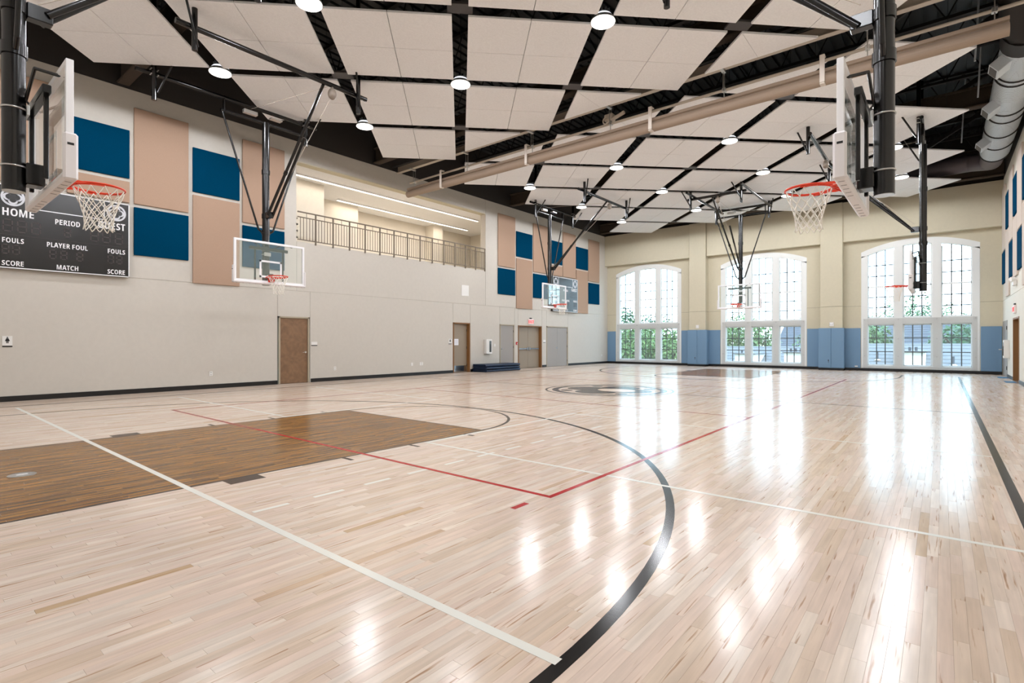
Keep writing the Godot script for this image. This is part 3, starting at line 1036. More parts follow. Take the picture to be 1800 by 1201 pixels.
# ------------------------------------------------------------------ balcony
func build_balcony() -> void:
	var b := struct("wall_balcony", "cream walls of the upstairs gallery")
	var y0 := 4.55
	slab(b, -21.0, XL - 0.3, y0 - 0.25, y0, -21.8, -8.5, M.wall_white, "balcony_floor", 0.0)
	slab(b, -21.0, XL - 0.32, 7.35, 7.6, -21.8, -8.5, M.ceil, "balcony_ceiling", 0.0)
	slab(b, -21.0, -20.72, y0, 7.35, -21.8, -8.5, M.wall_white, "back_wall", 0.0)
	slab(b, -21.0, XL - 0.32, y0, 7.35, -8.78, -8.5, M.wall_white, "end_wall", 0.0)
	slab(b, -21.0, XL - 0.32, y0, 7.35, -21.8, -21.5, M.wall_white, "end_wall", 0.0)
	slab(b, -20.72, -18.25, y0, 7.35, -10.9, -8.78, M.wall_white, "pier")
	slab(b, -20.72, -20.0, y0, 7.35, -13.6, -10.9, M.wall_white, "pier")
	slab(b, -20.72, -20.1, y0, 7.35, -18.76, -18.12, M.wall_white, "pier")
	# the strip lights
	var ls := [[-17.72, -18.9, -9.3, "long strip light near the edge of the gallery"], [-19.6, -20.1, -12.3, "shorter strip light deep in the gallery"]]
	for q in ls:
		var t := thing("strip_light", q[3], "lamp", Vector3(q[0], 7.33, (q[1] + q[2]) / 2), 0.0, "gallery strip lights")
		var L: float = q[2] - q[1]
		var s := nst()
		bb(s, Vector3(-0.06, -0.03, -L / 2), Vector3(0.06, 0.02, L / 2), 0.004)
		part("housing", s, M.white, t)
		s = nst()
		bb(s, Vector3(-0.045, -0.042, -L / 2 + 0.01), Vector3(0.045, -0.031, L / 2 - 0.01))
		part("tube_lens", s, M.tube, t)
		var l := AreaLight3D.new()
		l.name = "strip_glow"
		t.add_child(l)
		l.position = Vector3(0, -0.06, 0)
		l.rotation = Vector3(-PI / 2, 0, 0)
		l.area_size = Vector2(0.09, L - 0.05)
		l.area_normalize_energy = true
		l.light_color = Color(1.0, 0.94, 0.88)
		l.light_energy = 4.5
		l.area_range = 40.0
		l.shadow_enabled = true
	# railing
	var t := thing("balcony_railing", "taupe metal railing with thin balusters along the upstairs gallery", "railing", Vector3(XL + 0.03, 0, 0))
	var zA := -8.86
	var zB := -18.06
	for y in [5.68, 5.51, 4.76]:
		var s := nst()
		var h := 0.02 if y > 5.6 else 0.014
		bb(s, Vector3(-0.02, y - h, zB), Vector3(0.02, y + h, zA), 0.004)
		part("rail_bar", s, M.rail, t)
	var s := nst()
	bb(s, Vector3(-0.022, 4.64, -0.022), Vector3(0.022, 5.69, 0.022), 0.004)
	var pm := commit(s, M.rail)
	s = nst()
	bb(s, Vector3(-0.008, 4.76, -0.008), Vector3(0.008, 5.52, 0.008))
	var bm := commit(s, M.rail)
	s = nst()
	bb(s, Vector3(-0.006, 5.51, -0.006), Vector3(0.006, 5.68, 0.006))
	var sm := commit(s, M.rail)
	for k in 14:
		var z := -9.51 - 0.658 * k
		if z < zB: z = zB + 0.03
		inst("post", pm, t, Vector3(0, 0, z))
		for q in 5:
			var zz := z + 0.658 * (q + 1) / 6.0
			if zz < zA: inst("baluster", bm, t, Vector3(0, 0, zz))
			if zz < zA and q == 2: inst("spacer", sm, t, Vector3(0, 0, zz))
	# grille on the pier
	var g := thing("wall_grille", "square metal grille on the white gallery pier behind the railing", "vent", Vector3(-18.25, 4.95, -9.35))
	s = nst()
	bb(s, Vector3(0.001, 0, -0.45), Vector3(0.01, 0.95, 0.45))
	part("dark_back", s, M.black, g)
	s = nst()
	for k in 5:
		var q := -0.45 + 0.9 * k / 4.0
		bb(s, Vector3(0.01, 0, q - 0.04), Vector3(0.04, 0.95, q + 0.04))
		bb(s, Vector3(0.01, (q + 0.45) * 0.95 / 0.9 - 0.03, -0.47), Vector3(0.04, (q + 0.45) * 0.95 / 0.9 + 0.03, 0.47))
	part("bars", s, M.wall_white, g)
	# soffit lining round the opening
	var tr := struct("trim_1", "plaster lining of the gallery opening")
	slab(tr, XL - 0.32, XL + 0.004, 7.32, 7.36, -18.11, -8.84, M.wall_far, "head_lining", 0.0)

# ------------------------------------------------------------------ hoops
func build_hoops() -> void:
	hoop(Vector3(-14.0, 0, -6.79), PI / 2, "glass backboard hoop on the scoreboard side, beside the gallery", {"fp": [-3.18, 1.07, 2.78], "hp": [-3.0, 1.5], "drops": [-2.65, 1.12]})
	hoop(Vector3(-14.0, 0, -20.2), PI / 2, "glass backboard hoop in front of the far scoreboard", {"fp": [-2.4, 1.8, 2.8], "hp": [-1.5, 2.2], "drops": [-1.2, 1.9]})
	hoop(Vector3(-0.77, 0, -6.72), -PI / 2, "large black-masted hoop with its mast on the duct side, nearest the camera", {"fp": [-2.0, 2.0, 2.7], "hp": [-1.6, 1.6], "drops": [-1.3, 1.3]})
	hoop(Vector3(-0.745, 0, -20.2), -PI / 2, "small side-on hoop in front of the last arched window", {"fp": [-1.6, 2.8, 2.25], "hp": [-1.6, 1.6], "drops": [-1.3, 1.3]})
	hoop(Vector3(-7.33, 0, -1.2), PI, "large hoop hanging before the near scoreboard, seen from its side", {"fp": [-1.6, 1.6, 2.7], "hp": [-1.6, 1.6], "drops": [-1.3, 1.3]})
	hoop(Vector3(-7.34, 0, -25.62), 0.0, "face-on hoop in front of the middle arched window", {"fp": [-1.15, 1.25, 3.35], "hp": [-1.2, 1.35], "drops": [-1.1, 1.25], "rails": [-0.85, 1.3]})

func hoop(at: Vector3, turn: float, label: String, o: Dictionary) -> void:
	var t := thing("basketball_hoop", label, "basketball hoop", at, turn, "ceiling-hung basketball hoops")
	var W := 0.955
	var Y0 := 2.95
	var Y1 := 4.05
	var s := nst()
	# backboard: glass, frame, painted square, pad
	bb(s, Vector3(-W + 0.03, Y0 + 0.03, -0.028), Vector3(W - 0.03, Y1 - 0.03, -0.016))
	part("backboard_glass", s, M.glass, t)
	s = nst()
	for sx in [-1, 1]: bb(s, Vector3(sx * (W - 0.055), Y0, -0.06), Vector3(sx * W, Y1, 0.0), 0.004)
	bb(s, Vector3(-W + 0.05, Y1 - 0.055, -0.06), Vector3(W - 0.05, Y1, 0.0), 0.004)
	bb(s, Vector3(-W + 0.05, Y0, -0.06), Vector3(W - 0.05, Y0 + 0.055, 0.0), 0.004)
	part("backboard_frame", s, M.white, t)
	s = nst()
	for sx in [-1, 1]: bb(s, Vector3(sx * 0.255, Y0 + 0.14, -0.0155), Vector3(sx * 0.305, Y0 + 0.6, -0.0125))
	for y in [Y0 + 0.14, Y0 + 0.55]: bb(s, Vector3(-0.305, y, -0.0155), Vector3(0.305, y + 0.05, -0.0125))
	part("target_square", s, M.white, t)
	# pad along the bottom and up the corners
	s = nst()
	bb(s, Vector3(-W - 0.03, Y0 - 0.05, -0.085), Vector3(W + 0.03, Y0 + 0.015, 0.03), 0.022)
	for sx in [-1, 1]: bb(s, Vector3(sx * (W - 0.012), Y0 - 0.05, -0.085), Vector3(sx * (W + 0.032), Y0 + 0.4, 0.03), 0.022)
	var pd := part("edge_pad", s, M.pad_white, t)
	s = nst()
	for k in 12:
		var x := -0.88 + 1.76 * k / 11.0
		if absf(x) > 0.12: bx(s, Vector3(x, Y0 - 0.0505, -0.03), Vector3(0.008, 0.003, 0.05))
	for sx in [-1, 1]: bx(s, Vector3(sx * (W + 0.0325), Y0 + 0.29, -0.03), Vector3(0.003, 0.022, 0.05))
	part("slot", s, M.black, pd)
	# rim and its bracket
	var ry := Y0 + 0.15
	var rc := Vector3(0, ry, 0.40)
	s = nst()
	torus(s, rc, Vector3.UP, 0.238, 0.0105, 36, 8)
	bx(s, Vector3(0, ry - 0.02, 0.09), Vector3(0.2, 0.012, 0.17), 0.003)
	bx(s, Vector3(0, ry - 0.06, 0.012), Vector3(0.16, 0.14, 0.018), 0.004)
	for sx in [-1, 1]:
		cyl(s, Vector3(sx * 0.07, ry - 0.1, 0.02), Vector3(sx * 0.05, ry - 0.015, 0.17), 0.009, 6)
		prism(s, PackedVector2Array([Vector2(0.01, -0.025), Vector2(0.17, -0.03), Vector2(0.28, -0.012), Vector2(0.2, 0.0), Vector2(0.01, 0.0)]), Vector3(sx * 0.15 - 0.004, ry, 0), Vector3(sx * 0.22, 0, 1).normalized(), Vector3.UP, Vector3(0.008, 0, 0))
	# the flange band under the ring
	for k in 36:
		var a0 := TAU * k / 36
		var a1 := TAU * (k + 1) / 36
		var d0 := Vector3(cos(a0), 0, sin(a0)) * 0.238
		var d1 := Vector3(cos(a1), 0, sin(a1)) * 0.238
		var hgt := 0.028 if rc.z + d0.z < 0.42 else 0.016
		quad(s, rc + d0, rc + d1, rc + d1 - Vector3(0, hgt, 0), rc + d0 - Vector3(0, hgt, 0), d0.normalized())
	var rim := part("rim", s, M.rim, t)
	net(rim, rc - Vector3(0, 0.02, 0))
	# carrier behind the board
	s = nst()
	bb(s, Vector3(-0.52, Y0 + 0.88, -0.16), Vector3(0.52, Y0 + 0.96, -0.09), 0.006)
	bb(s, Vector3(-0.4, Y0 + 0.06, -0.13), Vector3(-0.36, Y0 + 0.94, -0.09), 0.006)
	bb(s, Vector3(0.36, Y0 + 0.06, -0.13), Vector3(0.4, Y0 + 0.94, -0.09), 0.006)
	bb(s, Vector3(-0.1, Y0 + 0.04, -0.22), Vector3(0.1, Y0 + 0.26, -0.07), 0.01)
	for sx in [-1, 1]:
		line(s, [Vector3(sx * 0.07, Y0 + 0.9, -0.22), Vector3(sx * 0.42, Y1 + 0.02, -0.2), Vector3(sx * 0.62, Y1 - 0.06, -0.05)], 0.016, 4)
	part("board_carrier", s, M.steel, t)
	s = nst()
	for y in [Y0 + 0.08, Y0 + 0.2]:
		for x in [-0.07, 0.07]: cyl(s, Vector3(x, y, -0.08), Vector3(x, y, -0.055), 0.02, 8)
	part("carrier_bolts", s, M.bolt, t)
	# mast with clamps
	var mz := -0.30
	s = nst()
	cyl(s, Vector3(0, 2.91, mz), Vector3(0, 7.35, mz), 0.094, 24)
	part("mast", s, M.steel, t)
	s = nst()
	cyl(s, Vector3(0, 2.905, mz), Vector3(0, 2.912, mz), 0.092, 24)
	part("mast_cap", s, M.alu, t)
	for y in [3.16, 3.75]:
		s = nst()
		torus(s, Vector3(0, y, mz), Vector3.UP, 0.1, 0.009, 24, 6)
		bb(s, Vector3(-0.09, y - 0.05, -0.215), Vector3(0.09, y + 0.05, -0.19), 0.004)
		part("clamp", s, M.bolt, t)
	for y in [4.35, 4.8, 6.0]:
		s = nst()
		cyl(s, Vector3(0, y - 0.06, mz), Vector3(0, y + 0.06, mz), 0.108, 24)
		part("collar", s, M.steel, t)
	s = nst()
	bb(s, Vector3(-0.06, 4.72, mz + 0.09), Vector3(0.06, 4.88, mz + 0.3), 0.01)
	part("brace_lug", s, M.steel, t)
	# crosshead, hinge pipe, V braces
	var hp: Array = o.hp
	s = nst()
	cyl(s, Vector3(-1.16, 7.33, mz), Vector3(1.16, 7.33, mz), 0.042, 12)
	part("crosshead", s, M.steel, t)
	s = nst()
	cyl(s, Vector3(hp[0], 7.66, mz), Vector3(hp[1], 7.66, mz), 0.05, 12)
	part("hinge_pipe", s, M.steel, t)
	for sx in [-1, 1]:
		s = nst()
		bx(s, Vector3(sx * 1.08, 7.5, mz), Vector3(0.035, 0.42, 0.09), 0.006)
		part("hinge_link", s, M.steel, t)
		s = nst()
		line(s, [Vector3(sx * 1.13, 7.33, mz), Vector3(sx * 0.2, 4.42, mz), Vector3(sx * 0.1, 4.34, mz)], 0.026, 10)
		part("sway_brace", s, M.steel, t)
	s = nst()
	bx(s, Vector3(-0.42, 7.5, mz), Vector3(0.36, 0.1, 0.12), 0.01)
	part("hoist_bracket", s, M.bolt, t)
	s = nst()
	bx(s, Vector3(0.25, 7.5, mz + 0.05), Vector3(0.32, 0.035, 0.16), 0.006)
	part("hoist_plate", s, M.bolt, t)
	# front pipe, folding brace and winch
	var fp: Array = o.fp
	var fz: float = fp[2]
	s = nst()
	cyl(s, Vector3(fp[0], 7.47, fz), Vector3(fp[1], 7.47, fz), 0.055, 14)
	part("front_pipe", s, M.steel, t)
	s = nst()
	cyl(s, Vector3(-0.06, 4.8, mz + 0.25), Vector3(-0.1, 7.42, fz - 0.02), 0.036, 12)
	cyl(s, Vector3(0.06, 4.74, mz + 0.22), Vector3(0.08, 6.5, mz + 1.9), 0.036, 12)
	for f in [0.35, 0.62]:
		var pp := Vector3(-0.06, 4.8, mz + 0.25).lerp(Vector3(-0.1, 7.42, fz - 0.02), f)
		cyl(s, pp - Vector3(0, 0.03, 0.03), pp + Vector3(0, 0.03, 0.03), 0.05, 10)
	part("folding_brace", s, M.steel, t)
	s = nst()
	cyl(s, Vector3(0.12, 7.24, fz), Vector3(0.08, 4.95, mz + 0.2), 0.007, 5)
	cyl(s, Vector3(0.0, 7.4, fz), Vector3(-0.4, 7.6, mz), 0.005, 5)
	part("hoist_cable", s, M.pipe_light, t)
	s = nst()
	ball(s, Vector3(0.12, 7.27, fz), 0.1, 14, 10, Vector3(1, 1.35, 1))
	cyl(s, Vector3(0.12, 7.38, fz), Vector3(0.12, 7.46, fz), 0.035, 10)
	part("winch_pulley", s, mk(c8(132, 120, 108), 0.5), t)
	# drops from the roof with raking struts
	for d in o.drops:
		s = nst()
		cyl(s, Vector3(d, 7.02, mz - 0.02 + 0.09), Vector3(d, DECK - 0.4, mz + 0.07), 0.052, 12)
		cyl(s, Vector3(d + 0.06, 7.2, mz + 0.12), Vector3(d + 0.35, 8.1, mz + 0.6), 0.024, 8)
		part("drop_pipe", s, M.steel, t)
		s = nst()
		for y in [7.6, 7.72]:
			cyl(s, Vector3(d - 0.07, y, mz + 0.03), Vector3(d - 0.07, y, mz + 0.14), 0.012, 6)
			cyl(s, Vector3(d + 0.07, y, mz + 0.03), Vector3(d + 0.07, y, mz + 0.14), 0.012, 6)
		part("u_bolt", s, M.bolt, t)
	for x in [lerpf(fp[0], fp[1], 0.07), lerpf(fp[0], fp[1], 0.93)]:
		s = nst()
		cyl(s, Vector3(x, 6.98, fz + 0.1), Vector3(x, DECK - 0.4, fz + 0.1), 0.052, 12)
		cyl(s, Vector3(x + 0.05, 7.06, fz + 0.12), Vector3(x - 0.35, 7.95, fz + 0.5), 0.024, 8)
		part("drop_pipe", s, M.steel, t)
	if o.has("rails"):
		for x in o.rails:
			s = nst()
			cyl(s, Vector3(x, 7.55, mz - 0.1), Vector3(x, 7.55, fz + 0.9), 0.05, 12)
			part("side_rail", s, M.steel, t)

func net(rim: Node, c: Vector3) -> void:
	var s := nst()
	var n := 12
	var rows := [[0.0, 0.234], [0.09, 0.205], [0.16, 0.175], [0.225, 0.155], [0.285, 0.14], [0.345, 0.132], [0.40, 0.13], [0.455, 0.14]]
	for r in rows.size() - 1:
		for k in n:
			for sg in [-0.5, 0.5]:
				var off := 0.5 * (r % 2)
				var a0 := TAU * (k + off) / n
				var a1: float = TAU * (k + off + sg) / n
				var j0: float = 0.012 * sin(k * 2.3 + r)
				var p0 := c + Vector3(cos(a0) * rows[r][1], -rows[r][0] + j0 * 0.5, sin(a0) * rows[r][1])
				var p1 := c + Vector3(cos(a1) * rows[r + 1][1], -rows[r + 1][0] + 0.012 * sin((k + sg) * 2.3 + r + 1) * 0.5, sin(a1) * rows[r + 1][1])
				var mid := (p0 + p1) * 0.5 + Vector3(0, -0.006, 0)
				cyl(s, p0, mid, 0.0052, 5, -1.0, false)
				cyl(s, mid, p1, 0.0052, 5, -1.0, false)
	part("net", s, M.net, rim)

# ------------------------------------------------------------------ divider curtain
func build_curtain() -> void:
	var t := thing("divider_curtain", "rolled-up taupe divider curtain slung across the hall under the ceiling", "curtain", Vector3(0, 0, -13.12))
	var xa := -16.0
	var xb := 0.95
	# roll profile: thick roll below, folded pocket above
	var pts := PackedVector2Array()
	for i in 20:
		var a := deg_to_rad(105.0 + 330.0 * i / 19.0)
		pts.append(Vector2(cos(a) * 0.12, 7.07 + sin(a) * 0.12))
	for q in [[0.018, 7.21], [0.055, 7.23], [0.06, 7.29], [0.03, 7.31], [-0.03, 7.31], [-0.06, 7.29], [-0.055, 7.23], [-0.018, 7.21]]: pts.append(Vector2(q[0], q[1]))
	var s := nst()
	prism(s, pts, Vector3(xa, 0, 0), Vector3(0, 0, 1), Vector3.UP, Vector3(xb - xa, 0, 0))
	part("curtain_roll", s, M.curtain, t)
	s = nst()
	cyl(s, Vector3(xa + 0.1, 7.5, -0.02), Vector3(XR - 0.3, 7.5, -0.02), 0.035, 10)
	part("drive_pipe", s, M.pipe_light, t)
	for x in [-14.0, -10.1, -5.95, -2.0]:
		s = nst()
		bx(s, Vector3(x, 7.27, 0.15), Vector3(0.1, 0.6, 0.03), 0.01)
		bx(s, Vector3(x, 6.95, 0.08), Vector3(0.1, 0.03, 0.16), 0.01)
		bx(s, Vector3(x, 7.56, 0.07), Vector3(0.1, 0.03, 0.17), 0.01)
		part("lift_strap", s, M.strap, t)
	for x in [-15.6, -12.8, -9.95, -7.2, -4.1, -1.2, 0.75]:
		s = nst()
		bx(s, Vector3(x, 7.93, 0.12), Vector3(0.08, 0.05, 0.3), 0.005)
		for z in [0.0, 0.1]: cyl(s, Vector3(x, 7.46, z - 0.03), Vector3(x, 7.95, z - 0.03), 0.009, 6)
		bx(s, Vector3(x, 7.5, -0.02), Vector3(0.09, 0.1, 0.1), 0.01)
		cyl(s, Vector3(x, 7.28, 0), Vector3(x, 7.46, 0), 0.012, 6)
		part("hanger", s, M.bolt, t)
	s = nst()
	bx(s, Vector3(-7.25, 7.68, -0.05), Vector3(0.26, 0.2, 0.2), 0.02)
	cyl(s, Vector3(-7.15, 7.6, 0), Vector3(-6.75, 7.68, 0.05), 0.05, 12)
	torus(s, Vector3(-7.3, 7.58, 0.08), Vector3(0, 0, 1), 0.09, 0.02, 20, 6)
	part("drive_motor", s, M.pipe_light, t)
	# the steel it hangs from
	s = nst()
	bb(s, Vector3(XL, 7.96, -13.1), Vector3(XR, 7.985, -12.94), 0.004)
	bb(s, Vector3(XL, 7.98, -13.03), Vector3(XR, 8.2, -13.01))
	var b := part("trim_2", s, M.pipe_light, self)
	b.set_meta("kind", "structure")
	s = nst()
	cyl(s, Vector3(-16.2, 8.02, -12.55), Vector3(XR, 8.02, -12.55), 0.03, 8)
	b = part("trim_3", s, M.steel_dull, self)
	b.set_meta("kind", "structure")

# ------------------------------------------------------------------ duct
func build_duct() -> void:
	var t := thing("spiral_duct", "silver spiral air duct running along the top of the cream wall", "air duct", Vector3(1.42, 8.05, 0))
	var r := 0.40
	var s := nst()
	var z := -16.1
	while z > -24.75:
		# each wound strip bulges a little at its seam
		cyl(s, Vector3(0, 0, z), Vector3(0, 0, z - 0.09), r, 32, r, false)
		cyl(s, Vector3(0, 0, z - 0.09), Vector3(0, 0, z - 0.1), r + 0.004, 32, r + 0.004, false)
		z -= 0.1
	part("duct_tube", s, M.galv, t)
	for zz in [-17.5, -17.78, -19.95, -20.6, -22.0, -23.3, -24.75]:
		s = nst()
		torus(s, Vector3(0, 0, zz), Vector3(0, 0, 1), r + 0.006, 0.028, 32, 6)
		part("joint_band", s, M.steel_dull, t)
	for zz in [-16.5, -19.4, -22.7]:
		var o := Node3D.new()
		o.name = "outlet"
		t.add_child(o, true)
		o.position = Vector3(-0.33, -0.28, zz)
		o.rotation.z = deg_to_rad(38)
		s = nst()
		bx(s, Vector3(-0.06, 0, 0), Vector3(0.34, 0.26, 0.5), 0.008)
		part("outlet_box", s, M.galv, o)
		s = nst()
		bx(s, Vector3(-0.232, 0, 0), Vector3(0.006, 0.19, 0.42))
		part("outlet_louvre", s, M.cover, o)
	# black elbow overhead and the dark cross duct by the window wall
	var d := thing("dark_duct", "dark painted duct crossing in the corner above the last window", "air duct", Vector3(0, 8.35, -27.2))
	s = nst()
	line(s, [Vector3(1.42, -0.3, 2.4), Vector3(1.42, -0.2, 0.6), Vector3(0.9, 0.0, 0.0), Vector3(-3.4, 0.05, -0.5)], 0.33, 20)
	part("duct_tube", s, mk(c8(92, 84, 88), 0.5), d)
	d = thing("dark_elbow", "dark duct elbow overhead where the silver duct begins", "air duct", Vector3(1.42, 8.05, -16.08))
	s = nst()
	line(s, [Vector3(0, 0, 0.0), Vector3(0, 0.05, 0.5), Vector3(-0.1, 0.5, 1.1), Vector3(-0.1, 1.6, 1.3)], 0.43, 24)
	part("elbow_tube", s, M.steel_dull, d)
	# thin suspension rods
	for q in [[0.6, -16.5], [0.75, -19.0], [0.5, -23.0]]:
		s = nst()
		cyl(s, Vector3(q[0], 8.0, q[1]), Vector3(q[0] + 0.1, DECK - 0.1, q[1]), 0.02, 8)
		var o := part("trim_%d" % (4 + int(-q[1])), s, M.galv, self)
		o.set_meta("kind", "structure")

# ------------------------------------------------------------------ acoustic panels on the walls
func acoustic(x: float, z0: float, z1: float, y0: float, y1: float, m: Material, label: String, called: String) -> void:
	var s := nst()
	var dx := 0.052 if x < -5 else -0.052
	bb(s, Vector3(x + signf(dx) * 0.001, y0, z0), Vector3(x + dx, y1, z1), 0.008)
	var o := part(called, s, m, self)
	tag(o, label, "acoustic panel", "fabric acoustic panels on the walls")

func build_wall_panels() -> void:
	var hi := [5.01, 7.54]
	var lo := [3.66, 4.92]
	var bh := [5.64, 6.90]
	var tl := [3.04, 5.55]
	# [z0, z1, tall one is on top, place]
	var cols := [[-1.56, -2.86, true, "left of the near scoreboard's middle"], [-2.96, -4.23, false, "above the right end of the near scoreboard"], [-4.33, -5.62, true, "right beside the near scoreboard"], [-5.73, -7.01, false, "between the near scoreboard and the gallery hoop"], [-7.10, -8.41, true, "next to the gallery opening, near scoreboard side"],
		[-18.96, -20.26, true, "first column past the gallery"], [-20.36, -21.67, false, "second column past the gallery"], [-21.76, -23.05, true, "third column past the gallery"], [-23.15, -24.44, false, "fourth column past the gallery, above the far scoreboard"], [-24.51, -25.84, true, "fifth column past the gallery, above the far scoreboard"], [-25.91, -27.20, false, "second column from the window corner"], [-27.28, -28.55, true, "last column before the window corner"]]
	for i in cols.size():
		var q: Array = cols[i]
		var sb := i == 0 or i == 1 or i == 8 or i == 9
		if q[2]:
			acoustic(XL, q[1], q[0], hi[0], hi[1], M.tan, "tall tan panel, top row, " + q[3], "tan_panel")
			if not sb: acoustic(XL, q[1], q[0], lo[0], lo[1], M.blue, "blue square panel, bottom row, " + q[3], "blue_panel")
		else:
			acoustic(XL, q[1], q[0], bh[0], bh[1], M.blue, "blue square panel, top row, " + q[3], "blue_panel")
			acoustic(XL, q[1], q[0], 5.0 if sb else tl[0], tl[1], M.tan, "tan panel, lower row, " + q[3], "tan_panel")
	var rc := [[-28.0, -29.25, true, "in the window corner of the duct side wall"], [-26.55, -27.75, false, "second from the windows on the duct side wall"], [-25.2, -26.45, true, "third from the windows on the duct side wall"], [-23.8, -25.05, false, "fourth from the windows on the duct side wall"], [-22.45, -23.7, true, "fifth from the windows on the duct side wall"], [-21.05, -22.3, false, "sixth from the windows on the duct side wall"], [-19.65, -20.9, true, "seventh from the windows on the duct side wall"]]
	for q in rc:
		if q[2]:
			acoustic(XR, q[1], q[0], hi[0], hi[1], M.cream, "tall pale panel, top row, " + q[3], "pale_panel")
			acoustic(XR, q[1], q[0], 3.7, 4.96, M.blue, "blue square panel, bottom row, " + q[3], "blue_panel")
		else:
			acoustic(XR, q[1], q[0], 5.7, 7.0, M.blue, "blue square panel, top row, " + q[3], "blue_panel")
			acoustic(XR, q[1], q[0], 3.58 if q[0] == -23.8 else tl[0] + 0.05, 5.6, M.cream, "pale panel, lower row, " + q[3], "pale_panel")

# ------------------------------------------------------------------ scoreboards
func build_scoreboards() -> void:
	scoreboard(-1.71, "black electronic scoreboard reading HOME and PERIOD behind the near hoop")
	scoreboard(-23.38, "far scoreboard partly hidden behind a glass backboard")

func scoreboard(zl: float, label: String) -> void:
	var t := thing("scoreboard", label, "scoreboard", Vector3(XL, 3.04, zl), 0.0, "scoreboards on the cream wall")
	var W := 2.49
	var H := 1.89
	var D := 0.15
	var bs := Basis(Vector3(0, 0, -0.8), Vector3.UP, Vector3(1, 0, 0))   # text runs towards -z, faces +x
	var s := nst()
	bb(s, Vector3(0.001, 0, -W), Vector3(D, H, 0), 0.008)
	part("cabinet", s, M.board, t)
	s = nst()
	var f := D + 0.003
	var b := 0.022
	for q in [[0, W, 0, b], [0, W, H - b, H], [0, b, 0, H], [W - b, W, 0, H], [0.52, W - 0.52, 1.4, 1.42], [0.52, 0.54, 1.4, H], [W - 0.54, W - 0.52, 1.4, H]]:
		bb(s, Vector3(D - 0.004, q[2], -q[1]), Vector3(f, q[3], -q[0]))
	part("border", s, M.white, t)
	# lettering: u from the left end, height, capitals
	for q in [["HOME", 0.37, 1.27, 0.17], ["GUEST", W - 0.38, 1.27, 0.17], ["PERIOD", W / 2, 1.19, 0.12], ["FOULS", 0.28, 0.63, 0.11], ["PLAYER FOUL", W / 2, 0.63, 0.11], ["FOULS", W - 0.28, 0.63, 0.11], ["SCORE", 0.28, 0.11, 0.11], ["MATCH", W / 2, 0.11, 0.11], ["SCORE", W - 0.28, 0.11, 0.11]]:
		words(q[0], q[3], M.white, t, Vector3(D + 0.003, q[2], -q[1]), bs)
	# emblems: ring with a four-lobed outline
	for u in [0.28, W - 0.28]:
		s = nst()
		var c := Vector3(D - 0.002, 1.62, -u)
		ring(s, c, Vector3(0, 0, -1), Vector3.UP, 0.165, 0.205, Vector3(0.006, 0, 0), 40)
		var qo := quatrefoil(0.165, 0.5, 0.52)
		var qi := quatrefoil(0.125, 0.46, 0.54)
		for i in qo.size():
			var j := (i + 1) % qo.size()
			var v := []
			for p in [qo[i], qo[j], qi[j], qi[i]]: v.append(c + Vector3(0.006, p.y, -p.x))
			quad(s, v[0], v[1], v[2], v[3], Vector3(1, 0, 0))
		part("emblem", s, mk(c8(206, 208, 214), 0.5), t)
	# unlit seven-segment figures
	for q in [[0.12, 0.84, 0.15, 0.26], [0.36, 0.84, 0.15, 0.26], [0.6, 0.84, 0.15, 0.26], [1.19, 0.86, 0.11, 0.2], [W - 0.8, 0.84, 0.15, 0.26], [W - 0.56, 0.84, 0.15, 0.26], [W - 0.3, 0.84, 0.15, 0.26], [0.1, 0.33, 0.11, 0.2], [0.28, 0.33, 0.11, 0.2], [0.92, 0.31, 0.11, 0.2], [1.12, 0.31, 0.11, 0.2], [1.42, 0.31, 0.11, 0.2], [W - 0.45, 0.33, 0.11, 0.2], [W - 0.27, 0.33, 0.11, 0.2]]:
		s = nst()
		var w: float = q[2]
		var h: float = q[3]
		for k in 3: bb(s, Vector3(D - 0.002, q[1] + h * k / 2.0 - 0.012, -(q[0] + w - 0.02)), Vector3(D + 0.002, q[1] + h * k / 2.0 + 0.012, -(q[0] + 0.02)))
		for k in 2:
			for e in 2: bb(s, Vector3(D - 0.002, q[1] + h * k / 2.0 + 0.015, -(q[0] + w * e + 0.012)), Vector3(D + 0.002, q[1] + h * (k + 1) / 2.0 - 0.015, -(q[0] + w * e - 0.012)))
		part("digit", s, M.seg, t)
	s = nst()
	for y in [0.76]: bb(s, Vector3(D - 0.001, y, -W + 0.03), Vector3(D + 0.0015, y + 0.005, -0.03))
	part("seam", s, M.seg, t)

